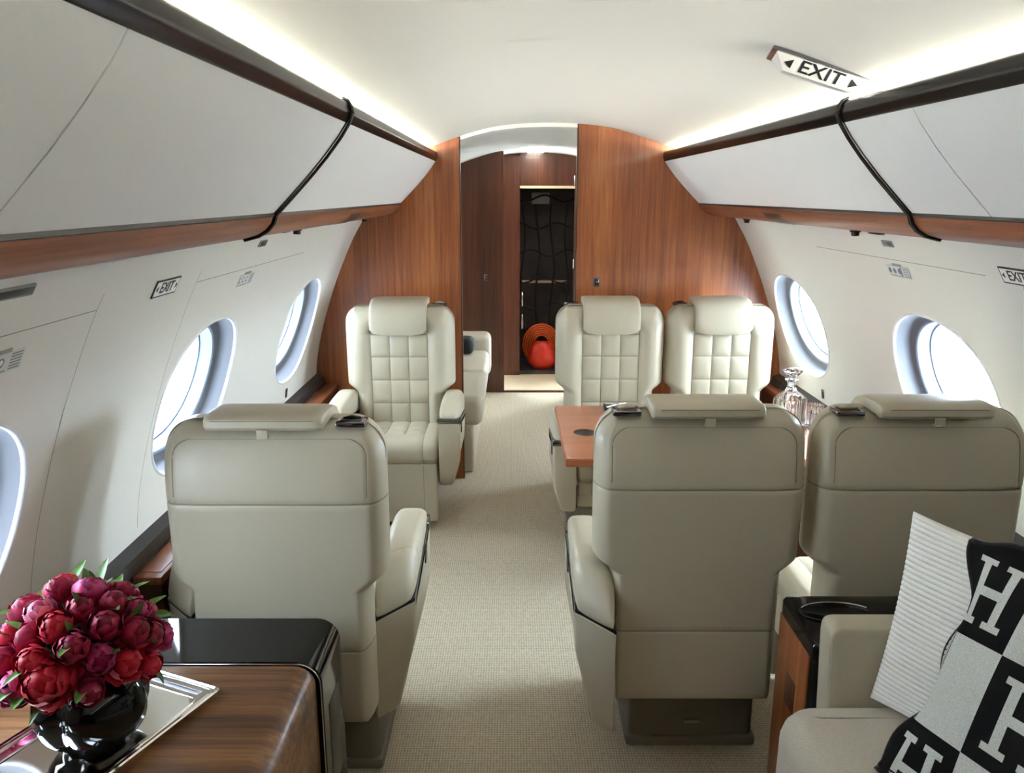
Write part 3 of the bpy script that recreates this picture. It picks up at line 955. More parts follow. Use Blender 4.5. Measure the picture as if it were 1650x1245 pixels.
def make_headrest(parent, h=.141):
    # side profile: flap in front, over the top, roll at the rear
    outer = [(.186, .905), (.193, .925), (.194, .97), (.189, 1.01), (.176, 1.040), (.152, 1.062), (.12, 1.073), (.08, 1.078), (.03, 1.079), (-.004, 1.077), (-.018, 1.068), (-.020, 1.050), (-.010, 1.041), (.02, 1.046)]
    inner = [(.05, 1.046), (.10, 1.044), (.135, 1.032), (.158, 1.005), (.168, .97), (.172, .925), (.178, .907)]
    prof = outer + inner
    cy, czz = .10, 1.03
    rings = []
    for x, k in ((-h, .70), (-h + .003, .84), (-h + .010, .95), (-h + .022, 1.0), (-h * .5, 1.0), (0, 1.0), (h * .5, 1.0), (h - .022, 1.0), (h - .010, .95), (h - .003, .84), (h, .70)):
        # shrink toward the middle line of the pad (between outer and inner skins)
        n = len(prof); ring = []
        mid = []
        for i, (yy, zz) in enumerate(prof):
            # nearest point on the opposite skin
            opp = inner if i < len(outer) else outer
            q = min(opp, key=lambda p: (p[0] - yy) ** 2 + (p[1] - zz) ** 2)
            mx, mz = (yy + q[0]) / 2, (zz + q[1]) / 2
            ny, nz = lerp(mx, yy, k), lerp(mz, zz, k)
            # lower corners of the flap are rounded
            if zz < .96 and yy > .15:
                nz += max(0, abs(x) - (h - .03)) ** 1.0 * 0.9
            ring.append((x, ny, nz))
        rings.append(ring)
    hr = MB().loft(rings).build('headrest', M['leather'], parent, sharp=50)
    MB().box(-.012, .014, -.024, -.019, 1.026, 1.046, .002).box(-.012, .014, -.026, -.006, 1.024, 1.028, .0015).build('pull_tab', M['leather'], hr)
    MB().tube([(x, -.0185, 1.0655) for x in (-h + .02, 0, h - .02)], .0012, 5).build('stitching', M['seam'], hr)
    return hr
def make_arm(parent, side, y0):
    ax = side * .270
    side = 1 if side > 0 else -1
    t = []
    def skew(x, y, z):
        # the rear end is cut on a slant: the aisle side starts farther forward
        t_ = min(1, max(0, ((x - ax) * side + .052) / .104))
        k_ = 1 - smooth((y - y0) / .30)
        return (x, y + .085 * t_ * k_, z + .02 * t_ * k_)
    secs = [(0, .512, .497, .038), (.006, .535, .492, .052), (.03, .572, .494, .058), (.07, .612, .502, .061), (.105, .629, .512, .062), (.112, .627, .514, .061), (.12, .632, .515, .062),
            (.22, .640, .53, .062), (.33, .641, .548, .060), (.42, .636, .560, .058), (.475, .624, .570, .054), (.505, .606, .577, .045), (.515, .594, .583, .034)]
    rings = []
    for (yy, zt, zb_, w) in secs:
        w *= .86
        cz_, hh_ = (zt + zb_) / 2, (zt - zb_) / 2
        ring = []
        for k in range(24):
            a = 2 * PI * k / 24
            c, s_ = math.cos(a), math.sin(a)
            px_ = abs(c) ** .62 * (1 if c > 0 else -1) * w
            pz_ = abs(s_) ** (.75 if s_ > 0 else .3) * (1 if s_ > 0 else -1) * hh_
            ring.append((ax + px_, y0 + yy, cz_ + pz_ - .016))
        rings.append([skew(*q) for q in ring])
    pad = MB().loft(rings).build('armrest', M['leather'], parent, sharp=60)
    # dark line under the pad
    def zline(yy): return lerp(.492, .578, yy / .515)
    pl = [(y0 + .004, zline(0) - .006), (y0 + .004, zline(0) + .004), (y0 + .508, zline(.5) + .004), (y0 + .508, zline(.5) - .006)]
    pl = [(y0 + .004 + .504 * i / 10, zline(.515 * i / 10) - .023) for i in range(11)] + [(y0 + .004 + .504 * i / 10, zline(.515 * i / 10) - .012) for i in range(10, -1, -1)]
    tl = MB().slab(pl, [(ax - .0515, .002), (ax - .0500, 0), (ax, 0), (ax + .0500, 0), (ax + .0515, .002)], plane='yz')
    tl.v = [skew(*q) for q in tl.v]
    tl.build('trim_line', M['trimblack'], pad)
    # side shell
    ol = rnd_poly([(y0 + .002, .470), (y0 + .006, .30), (y0 + .03, .15), (y0 + .26, .15), (y0 + .40, .20), (y0 + .505, .36), (y0 + .512, .556), (y0 + .35, .530), (y0 + .18, .500)], [.004, .05, .03, .05, .06, .08, .006, 0, 0], 6)
    sh = MB()
    outx = ax + side * .052; inx = ax - side * .050
    lay = [(inx, .004), (inx + side * .006, 0), (outx - side * .014, 0), (outx - side * .005, .004), (outx - side * .001, .012), (outx, .022)]
    sh.slab(ol, lay, plane='yz')
    # lower part tucks inwards
    def tuck(x, y, z):
        k = smooth((.40 - z) / .26)
        return (x - side * .05 * k * (1 if abs(x) > abs(ax) else .2), y, z)
    sh.v = [skew(*tuck(*p)) for p in sh.v]
    o = sh.build('arm_shell', M['leather'], parent, sharp=40)
    # metal band at the front of the armrest
    bl = rnd_poly([(y0 + .455, .538), (y0 + .455, .566), (y0 + .517, .572), (y0 + .517, .545)], .004, 2)
    MB().slab(bl, [(ax - .053, .004), (ax - .050, 0), (ax + .050, 0), (ax + .054, .004)], plane='yz').build('metal_band', M['darkchrome'], o, sharp=40)
    # slim recline button slot on the aisle side
    MB().box(*sorted((outx - side * .003, outx + side * .0015)), y0 + .36, y0 + .40, .47, .53, .002).build('recline_button', M['trimblack'], o)
def make_seat(arms, ay, base_y, floor_skirt, latch_side, px=.035):
    t = empty('cabin_seat')
    make_backrest(t)
    make_headrest(t)
    # cushion with quilted top
    cu = MB()
    CW = .212
    path = [(.11, .452), (.20, .450), (.30, .452), (.40, .452), (.44, .448), (.470, .436), (.486, .416), (.491, .39), (.489, .365), (.480, .345), (.46, .333), (.40, .330), (.12, .330)]
    path = catmull([(y + base_y if y > .12 else y, z) for y, z in path], 5)
    L = [0.0]
    for a, b in zip(path[:-1], path[1:]): L.append(L[-1] + math.dist(a, b))
    tot = L[-1]
    QY = [.13, .215, .30, .37]
    xs = dense(-CW, CW, .012, [-PW, -PW / 3, PW / 3, PW], .0016)
    def pf(x, i):
        y, z = path[i]
        a = path[max(i - 1, 0)]; b = path[min(i + 1, len(path) - 1)]
        d = Vector((b[0] - a[0], b[1] - a[1])).normalized(); n = (-d.y, d.x)
        if n[1] < 0 and y < .4 and z > .4: n = (-n[0], -n[1])
        e = CW - abs(x)
        off = -.022 * (1 - rf(e, .028))
        yy = y - base_y
        if abs(x) < PW and z > .44 and yy < .37:
            k = next((q for q in range(3) if QY[q] <= yy <= QY[q + 1]), None)
            if k is not None:
                tv = (yy - QY[k]) / (QY[k + 1] - QY[k]); tu = ((x + PW) / (2 * PW) * 3) % 1
                off += .010 * (max(0, 1 - abs(2 * tu - 1) ** 2.6) * max(0, 1 - abs(2 * tv - 1) ** 2.6)) ** .5 - .002
        elif z > .36: off += .004
        if abs(abs(x) - PW) < .004: off -= .003
        return (x, y + n[0] * off, z + n[1] * off)
    V = [pf(x, i) for i in range(len(path)) for x in xs]
    n = len(xs)
    fs = []; mis = []
    for i in range(len(path) - 1):
        for j in range(n - 1):
            fs.append((i * n + j, i * n + j + 1, (i + 1) * n + j + 1, (i + 1) * n + j))
            xm = (xs[j] + xs[j + 1]) / 2
            mis.append(1 if abs(abs(xm) - PW) < .0012 or (abs(abs(xm) - PW / 3) < .0012 and path[i][1] > .44 and path[i][0] - base_y < .36) else 0)
    cu.v = V; cu.f = fs; cu.mi = mis
    for sd in (0, n - 1):
        cu.f.append(tuple(i * n + sd for i in range(len(path)))); cu.mi.append(0)
    cu.build('seat_cushion', [M['leather'], M['seam']], t, sharp=60)
    zb_ = .035 if floor_skirt else .27
    lr = MB().box(-.205, .205, base_y + .425, base_y + .470, zb_, .336, .012, 3).build('leg_rest', M['leather'], t, sharp=50)
    for sx in (-.142, .142):
        MB().box(sx - .0012, sx + .0012, base_y + .469, base_y + .4708, zb_ + .006, .325).build('stitching', M['seam'], lr)
    MB().box(-.205, .205, .09, base_y + .43, .20, .34, .012).build('seat_pan', M['leather'], t)
    pb = MB().box(px - .182, px + .182, .13, base_y + .43, 0, .21, .02, 3).box(px - .192, px + .192, .12, base_y + .44, 0, .035, .012, 2)
    pl = pb.build('pedestal', M['taupe'], t, sharp=40)
    MB().box(px - .02, px + .025, .126, .131, .075, .084, .002).build('release_lever', M['groove'], pl)
    for a in arms: make_arm(t, a, ay)
    # belt outlet on the shoulder
    lx = latch_side * .198
    lt = MB().box(lx - .036, lx + .036, .030, .086, 1.036, 1.0495, .003).build('belt_outlet', M['darkchrome'], t)
    MB().box(lx - .026, lx + .026, .038, .078, 1.0485, 1.0515, .0015).build('slot', M['trimblack'], lt)
    MB().tube([(lx - .02, .060, 1.051), (lx, .057, 1.055), (lx + .022, .061, 1.052)], [.004, .006, .004], 8).build('strap_tongue', M['leather'] if latch_side < 0 else M['trimblack'], lt)
    return t
G = 'cream leather cabin seats'
s = make_seat((-1.16, 1), .10, 0.0, True, 1)
s.location = (-.790, 1.83, 0)
tag(s, 'cream leather single seat seen from behind, on the left beside the black console', 'seat', G)
s = make_seat((-1, 1), 0.0, 0.0, True, -1)
s.location = (-.765, 4.10, 0); s.rotation_euler.z = PI
tag(s, 'cream quilted single seat facing the viewer against the left wood bulkhead', 'seat', G)
s = make_seat((-1,), -.06, 0.0, True, -1)
s.location = (.291, 1.93, 0)
tag(s, 'cream leather seat seen from behind, aisle seat in front of the wood table', 'seat', G)
s = make_seat((1,), -.06, 0.0, True, -1)
s.location = (.860, 1.93, 0)
tag(s, 'cream leather seat seen from behind, by the right window beyond the cushions', 'seat', G)
s = make_seat((1,), .36, .28, False, 1)
s.location = (.297, 4.12, 0); s.rotation_euler.z = PI
tag(s, 'cream quilted seat facing the viewer across the table, on the aisle', 'seat', G)
s = make_seat((-1,), .36, .28, False, 1)
s.location = (.854, 4.12, 0); s.rotation_euler.z = PI
tag(s, 'cream quilted seat facing the viewer across the table, by the far right window', 'seat', G)

# ------------------------------------------------------------------ conference table, decanter, glasses
def table():
    t = empty('conference_table', (.60, 3.045, 0))
    zt = .68
    x0, x1, y0, y1 = -.608, .44, -.365, .365
    # top with a round cup hole at the aisle end
    cx, cy, r = -.515, -.045, .042
    N = 40
    rect = []
    for k in range(N):
        a = 2 * PI * k / N
        c, s_ = math.cos(a), math.sin(a)
        hx0, hx1, hy = cx - x0, .24, .365
        tx = (hx1 if c > 0 else hx0) / max(1e-6, abs(c)); ty = ((y1 - cy) if s_ > 0 else (cy - y0)) / max(1e-6, abs(s_))
        q = min(tx, ty)
        rect.append((cx + c * q, cy + s_ * q))
    corner = [(x0, y0), (x0, y1), (cx + .24, y0), (cx + .24, y1)]
    for c in corner:
        i = min(range(N), key=lambda i: math.dist(rect[i], c)); rect[i] = c
    circ = [(cx + r * math.cos(2 * PI * k / N), cy + r * math.sin(2 * PI * k / N)) for k in range(N)]
    mb = MB()
    def R(P, z): return [(x, y, z) for x, y in P]
    mb.loft([R(circ, zt - .030), R(circ, zt), R(rect, zt), R(rect, zt - .030), R(circ, zt - .030)], (False, False))
    mb.box(cx + .24, x1, y0, y1, zt - .030, zt)
    mb.build('tabletop', M['woodT'], t, sharp=30)
    MB().box(x0 - .004, x1, y0 - .004, y1 + .004, zt - .026, zt - .004, .003).build('edge_band', M['woodT'], t)
    cp = MB().lathe([(r + .001, zt + .0006), (r + .003, zt + .001), (r - .001, zt + .0005), (r - .002, zt - .028), (.002, zt - .0285)], 40).build('cup_holder', M['trimblack'], t)
    for v in cp.data.vertices: v.co.x += cx; v.co.y += cy
    mb = MB()
    mb.box(x0 + .004, x0 + .010, y0 + .004, y0 + .010, zt - .001, zt + .0008).box(x0 + .004, x0 + .010, y1 - .010, y1 - .004, zt - .001, zt + .0008)
    mb.build('hinge_pin', M['chrome'], t)
    MB().box(.20, .44, -.12, .12, 0.0, .65, .02, 3).build('pedestal', M['woodD'], t)
    MB().box(-.45, .40, -.03, .03, .615, .652, .008).build('support_arm', M['taupe'], t)
    tag(t, 'walnut folding conference table with round cup hole', 'table')
table()
# ribboned box on the table
t = empty('small_box', (.250, 3.34, .6795))
MB().box(-.052, .052, -.040, .040, 0, .020, .002).build('box', M['trimblack'], t)
mb = MB()
mb.tube([(-.045, -.034, .0215), (0, 0, .024), (.045, .034, .0215)], .003, 6).tube([(-.045, .034, .0215), (0, 0, .025), (.045, -.034, .0215)], .003, 6)
mb.build('ribbon', M['signwhite'], t)
tag(t, 'small dark box crossed by silvery ribbon on the table', 'box')
def sq_ring(w, z, p=6, n=48, flute=0.0):
    R = []
    for k in range(n):
        a = 2 * PI * k / n
        c, s_ = math.cos(a), math.sin(a)
        q = w / (abs(c) ** p + abs(s_) ** p) ** (1 / p) * (1 + (flute if k % 2 else -flute))
        R.append((q * c, q * s_, z))
    return R
t = empty('crystal_decanter', (.905, 3.08, .681), PI / 4 * .9)
mb = MB()
F = .03
mb.loft([sq_ring(.046, 0, 6), sq_ring(.050, .004, 8, flute=F * .5), sq_ring(.051, .012, 8, flute=F), sq_ring(.051, .110, 8, flute=F), sq_ring(.050, .118, 7), sq_ring(.040, .132, 4), sq_ring(.022, .150, 2.2), sq_ring(.016, .168, 2), sq_ring(.016, .182, 2), sq_ring(.026, .190, 2), sq_ring(.026, .194, 2), sq_ring(.012, .194, 2),
         sq_ring(.012, .160, 2), sq_ring(.018, .148, 2.2), sq_ring(.034, .130, 4), sq_ring(.042, .116, 6), sq_ring(.042, .014, 6)])
mb.build('bottle', M['crystal'], t, sharp=12)
mb = MB()
mb.loft([sq_ring(.010, .170, 2, 16), sq_ring(.0115, .196, 2, 16), sq_ring(.012, .204, 2, 16), sq_ring(.022, .212, 2, 16, .08), sq_ring(.034, .224, 2, 16, .10), sq_ring(.036, .231, 2, 16, .10), sq_ring(.022, .240, 2, 16, .06), sq_ring(.006, .242, 2, 16)])
mb.build('stopper', M['crystal'], t, sharp=10)
tag(t, 'cut crystal decanter with flared stopper on the table', 'decanter')
def tumbler(x, y, label):
    t = empty('crystal_tumbler', (x, y, .681))
    mb = MB()
    mb.loft([sq_ring(.030, 0, 2, 40), sq_ring(.034, .006, 2, 40, .03), sq_ring(.037, .070, 2, 40, .03), sq_ring(.038, .085, 2, 40), sq_ring(.0355, .086, 2, 40), sq_ring(.034, .070, 2, 40), sq_ring(.031, .012, 2, 40)])
    mb.build('glass', M['crystal'], t, sharp=12)
    tag(t, label, 'glass', 'crystal tumblers beside the decanter')
tumbler(.805, 3.03, 'crystal tumbler left of the decanter, behind the aisle seat back')
tumbler(.985, 2.98, 'crystal tumbler right of the decanter, between two seat backs')
tumbler(1.01, 3.10, 'crystal tumbler behind the right one, near the ledge')

# ------------------------------------------------------------------ black and walnut console, lower left
def console():
    t = empty('side_console', (-.93, .95, 0))
    X = lambda x: x + .93
    Y = lambda y: y - .95
    zt = .60
    # walnut body with a rolled aisle edge: section in xz pushed along y
    P = [(X(-1.225), 0.02)] + [(X(-1.225), zt)]
    r = .045
    xr = X(-.624)
    P += [(xr - r + r * math.sin(a * PI / 16), zt - r + r * math.cos(a * PI / 16)) for a in range(9)]
    P += [(xr, 0.02)]
    MB().prism(P, Y(-.3), Y(1.532)).build('cabinet', M['woodX'], t, sharp=30)
    P2 = [(X(-1.225), 0.0), (X(-1.225), zt + .004)]
    r = .052; xr = X(-.612)
    P2 += [(xr - r + r * math.sin(a * PI / 16), zt + .004 - r + r * math.cos(a * PI / 16)) for a in range(9)]
    P2 += [(xr, 0.0)]
    e = MB().slab(P2, [(Y(1.538), .003), (Y(1.542), 0), (Y(1.724), 0), (Y(1.732), .006)], plane='xz').build('end_panel', M['lacquer'], t, sharp=30)
    P3 = [(a, b) for a, b in P2]
    r = .049
    path = [(X(-1.2), Y(1.535), zt + .003)] + [(X(-.612) - .052 + r * math.sin(a * PI / 16), Y(1.535), zt + .004 - .052 + (r + .001) * math.cos(a * PI / 16)) for a in range(9)] + [(X(-.614), Y(1.535), .05)]
    MB().tube(path, .0016, 6).build('chrome_line', M['chrome'], e, sharp=180)
    MB().box(X(-.614), X(-.6105), Y(1.585), Y(1.685), .24, .47, .0015).build('grip_recess', M['trimblack'], e)
    tag(t, 'walnut console with glossy black end panel carrying the tray and flowers', 'console')
console()

# tray
def tray():
    c0 = Vector((-.787, 1.431)); ax = Vector((-.39, -.921)).normalized(); pe = Vector((-.921, .39)).normalized()
    Lh, Wh = .235, .125
    c = c0 + ax * Lh + pe * Wh
    t = empty('serving_tray', (c.x, c.y, .6005), math.atan2(ax.y, ax.x))
    def rr(l, w, r, z):
        P = rnd_poly([(-l, -w), (l, -w), (l, w), (-l, w)], r, 5)
        return [(x, y, z) for x, y in P]
    prof = [(-.034, .0), (-.034, .003), (-.030, .004), (-.022, .010), (-.014, .0135), (-.012, .0125), (-.009, .0145), (-.006, .0135), (-.003, .016), (0, .014), (0, .011), (-.014, .009), (-.026, .0)]
    rings = [rr(Lh + d, Wh + d, .012, z) for d, z in prof[1:-1]]
    mb = MB()
    mb.loft([rr(Lh - .034, Wh - .034, .010, .0018)] + rings, (True, False))
    mb.loft([rings[-1], rr(Lh - .026, Wh - .026, .01, .0), rr(Lh - .036, Wh - .036, .01, .0)], (False, True))
    mb.build('tray_body', M['silver'], t, sharp=25)
    tag(t, 'rectangular polished silver tray with reeded rim on the console', 'tray')
    return c
tray()
VX, VY, VZ = -.966, 1.290, .6027
def vase():
    t = empty('flower_vase', (VX, VY, VZ))
    def mod(a, r, z):
        k = 1.0
        for c in (-1.75, .35, 2.45):
            d = (a - c + PI) % (2 * PI) - PI
            k -= .17 * math.exp(-(d / .22) ** 2) * min(1, r / .06)
        return k
    R = .100
    prof = [(.004, .002), (.040, 0), (.058, .004)]
    for k in range(1, 15):
        a = -PI / 2 + .45 + k * (PI - .98) / 14
        prof.append((R * math.cos(a) ** .85, .082 + .082 * math.sin(a)))
    prof += [(.040, .158), (.034, .156), (.034, .14), (.06, .10), (.004, .06)]
    MB().lathe(prof, 96, mod=mod).build('vase_body', M['lacquer'], t, sharp=180)
    tag(t, 'round lobed glossy black vase on the silver tray', 'vase')
vase()

# flowers
def bloom(mb, c, d, r, openv, rng):
    """bud of overlapping cupped petals; c centre, d axis"""
    d = d.normalized()
    a = d.cross(Vector((0, 0, 1)));
    if a.length < .1: a = d.cross(Vector((1, 0, 0)))
    a.normalize(); b = d.cross(a)
    def tf(x, y, z): return tuple(c + a * x + b * y + d * z)
    # core
    rings = []
    for k in range(7):
        t = k / 6; an = -PI / 2 + t * PI * .96
        rings.append([(r * .80 * math.cos(an) * math.cos(q * PI / 6) + 1e-5, r * .80 * math.cos(an) * math.sin(q * PI / 6), r * .92 * math.sin(an)) for q in range(12)])
    mb.loft(rings, tf=tf)
    for L in range(3):
        n = 5 if L < 2 else 4
        for k in range(n):
            th0 = 2 * PI * (k + .43 * L) / n + rng.uniform(-.2, .2)
            wid = PI / n * (1.35 if L < 2 else 1.15)
            rr = r * (.84 + .13 * L + rng.uniform(-.03, .05))
            top = PI * (.90 - (.10 + .14 * openv) * L - rng.uniform(0, .08))
            flare = openv * .30 * L / 2 + rng.uniform(0, .10)
            V = []; UV = []; NU, NV = 9, 9
            for j in range(NV):
                v = j / (NV - 1)
                an = -PI / 2 + .12 + v * (top - .12)
                for i in range(NU):
                    u = i / (NU - 1) * 2 - 1
                    w = wid * (.35 + .65 * math.sin(PI * min(1, .10 + .72 * v)) ** .7)
                    an2 = an - (.42 * u * u + .05 * math.sin(9 * u + k)) * v * v
                    x = rr * max(math.cos(an2), .10) * (1 + .06 * v * math.sin(6 * u + k * 2 + L)) + r * flare * v ** 3
                    V.append((x * math.cos(th0 + u * w), x * math.sin(th0 + u * w), rr * 1.10 * math.sin(an2)))
                    UV.append((u, max(v, abs(u) ** 3 * .8)))
            fs = [(j * NU + i, j * NU + i + 1, (j + 1) * NU + i + 1, (j + 1) * NU + i) for j in range(NV - 1) for i in range(NU - 1)]
            o0 = len(mb.v)
            mb.add(V, fs, tf=tf)
            mb.tip.update({o0 + q: UV[q][1] for q in range(len(V))})
def paint(o, tip):
    """petal height 0..1 as uv, so rims can be paler as on the real flower"""
    l = o.data.uv_layers.new(name='UVMap')
    for lp in o.data.loops:
        l.data[lp.index].uv = (0.5, tip.get(lp.vertex_index, 0.0))
def leafmesh(mb, p, d, n, L, w, curl=.3):
    d = d.normalized(); sdv = d.cross(n).normalized(); n = sdv.cross(d).normalized()
    V = []
    for j in range(9):
        t = j / 8
        ww = w * math.sin(PI * min(1, t * .93 + .05)) ** .8
        c = p + d * (L * t) - n * (curl * L * t * t)
        for u in (-1, -.5, 0, .5, 1):
            V.append(tuple(c + sdv * (u * ww) + n * (abs(u) * ww * .35)))
    mb.add(V, [(j * 5 + i, j * 5 + i + 1, (j + 1) * 5 + i + 1, (j + 1) * 5 + i) for j in range(8) for i in range(4)])
rng = random.Random(11)
FC = Vector((VX + .006, VY - .015, .800))
NF = 44
mouth = Vector((VX, VY, VZ + .15))
for i in range(NF):
    ga = i * 2.399963 + .5
    cosv = 1 - (i + .5) / NF * 1.32
    sn = math.sqrt(max(0, 1 - cosv * cosv))
    d = Vector((sn * math.cos(ga), sn * math.sin(ga), cosv))
    rad = rng.uniform(.92, 1.08)
    c = FC + Vector((d.x * .122, d.y * .118, d.z * .112)) * rad
    r = rng.uniform(.020, .028)
    big = False
    name = 'peony'
    mat = [M['petal_magenta'], M['petal_crimson'], M['petal_red'], M['petal_magenta'], M['petal_crimson'], M['petal_pink']][rng.randrange(6)]
    if c.x > VX + .03 and mat == M['petal_pink']: mat = M['petal_crimson']
    lab = 'magenta to crimson peony bud in the round black vase'
    cat = 'flower'
    o = empty('peony', tuple(c))
    mb = MB(); mb.tip = {}; bloom(mb, Vector((0, 0, 0)), (d + Vector((rng.uniform(-.3, .3), rng.uniform(-.3, .3), .15))), r, rng.choice([0, 0, .5, 1]), rng)
    paint(mb.build('blossom', mat, o, sharp=180, recalc=False), mb.tip)
    p1 = -d * r * .8; end = mouth - c + Vector((d.x * .02, d.y * .02, -.02))
    midp = (p1 + end) / 2 + Vector((0, 0, .012))
    MB().tube([tuple(p1), tuple(midp), tuple(end)], .0026, 6).build('stem', M['stem'], o, sharp=180)
    if i % 3 != 1:
        lf = MB()
        for q in range(1 + (i % 2)):
            side = Vector((rng.uniform(-1, 1), rng.uniform(-1, 1), rng.uniform(-.4, .6)))
            dd = (d * .8 + side * .7).normalized()
            leafmesh(lf, p1 * .9, dd, Vector((0, 0, 1)) if abs(dd.z) < .9 else Vector((1, 0, 0)), rng.uniform(.045, .07), rng.uniform(.007, .012), rng.uniform(-.1, .5))
        lf.build('leaf', M['leaf'], o, sharp=180, recalc=False)
    tag(o, lab, cat, 'peonies in the black vase')
o = empty('peony', (VX + .005, VY - .135, .815))
mb = MB(); mb.tip = {}; bloom(mb, Vector((0, 0, 0)), Vector((.15, -.8, .6)), .034, 0, rng); paint(mb.build('blossom', M['petal_red'], o, sharp=180, recalc=False), mb.tip)
MB().tube([(0, .03, -.01), (0, .08, -.01), (0, .125, -.07)], .003, 6).build('stem', M['stem'], o, sharp=180)
lf = MB(); leafmesh(lf, Vector((-.03, .01, 0)), Vector((-.7, -.2, -.35)), Vector((0, -.6, .8)), .06, .012, .1); lf.build('leaf', M['leaf'], o, sharp=180, recalc=False)
tag(o, 'largest bright red peony bud at the front of the bouquet', 'flower', 'peonies in the black vase')

# ------------------------------------------------------------------ black side table, divan and cushions, lower right
def side_table():
    t = empty('side_table', (.83, 1.72, 0))
    X = lambda x: x - .83; Y = lambda y: y - 1.72
    P = rnd_poly([(X(.478), Y(1.605)), (X(1.235), Y(1.605)), (X(1.235), Y(1.845)), (X(.478), Y(1.845))], [.02, .0, .0, .03], 5)
    tp = MB().slab(P, [(.560, .004), (.563, 0), (.594, 0), (.599, .003), (.600, .006)], plane='xy').build('top', M['lacquer'], t, sharp=30)
    MB().box(X(.484), X(1.23), Y(1.612), Y(1.840), 0.02, .561, .003).build('front', M['lacquer'], t)
    MB().box(X(.4795), X(.486), Y(1.64), Y(1.838), .02, .558, .001).build('side_panel', M['woodV'], t)
    MB().box(X(.4775), X(.4815), Y(1.70), Y(1.76), .36, .44, .001).build('grip_recess', M['woodD'], t)
    # cup holder: oval recess with metal lip
    N = 40
    def ov(a, b, z): return [(X(.585) + a * math.cos(2 * PI * k / N), Y(1.755) + b * math.sin(2 * PI * k / N), z) for k in range(N)]
    ch = MB().loft([ov(.088, .046, .6002), ov(.092, .050, .603), ov(.088, .046, .6045), ov(.082, .040, .603), ov(.080, .038, .6008)], (False, True)).build('cup_holder', M['lacquer'], t, sharp=180)
    MB().tube([(X(.585) + .086 * math.cos(a * PI / 16), Y(1.755) + .045 * math.sin(a * PI / 16), .605) for a in range(2, 15)], .0022, 6).build('metal_lip', M['chrome'], ch, sharp=180)
    tag(t, 'glossy black side table with cup holder and walnut side, beside the divan', 'side table')
side_table()
def divan():
    t = empty('divan', (.78, .55, 0))
    X = lambda x: x - .78; Y = lambda y: y - .55
    # seat cushion: rounded slab
    P = rnd_poly([(X(.355), Y(-.8)), (X(1.12), Y(-.8)), (X(1.12), Y(1.522)), (X(.355), Y(1.522))], [.09, .09, .09, .10], 8)
    MB().slab(P, [(.285, .030), (.292, .012), (.31, .002), (.36, 0), (.478, .001), (.503, .008), (.521, .022), (.531, .042), (.536, .062), (.538, .078)], plane='xy').build('seat_cushion', M['divan'], t, sharp=180)
    P = rnd_poly([(X(.40), Y(-.8)), (X(1.12), Y(-.8)), (X(1.12), Y(1.50)), (X(.40), Y(1.50))], .03, 5)
    MB().slab(P, [(0.0, 0), (.284, 0)], plane='xy').build('base', M['leather'], t, sharp=30)
    A = rnd_poly([(X(.492), .30), (X(1.20), .30), (X(1.20), .702), (X(.476), .702)], [.01, .02, .02, .03], 5)
    am = MB().slab([(a_, b_ - .010) for a_, b_ in A], [(Y(1.526), .005), (Y(1.528), .002), (Y(1.532), 0), (Y(1.585), 0), (Y(1.597), .006)], plane='xz').build('arm', M['leather'], t, sharp=50)
    A2 = [(a, b) for a, b in A]
    MB().tube([(X(.493), Y(1.532), .33), (X(.486), Y(1.532), .50), (X(.480), Y(1.532), .65), (X(.482), Y(1.532), .672), (X(.490), Y(1.532), .684), (X(.505), Y(1.532), .689), (X(1.1), Y(1.532), .689)], .003, 6).build('piping', M['leather'], am, sharp=180)
    MB().box(X(.98), X(1.20), Y(-.8), Y(1.524), .44, .80, .05, 4).build('back_cushion', M['divan'], t, sharp=60)
    tag(t, 'light grey-beige fabric divan with cream leather arm, lower right', 'sofa')
divan()

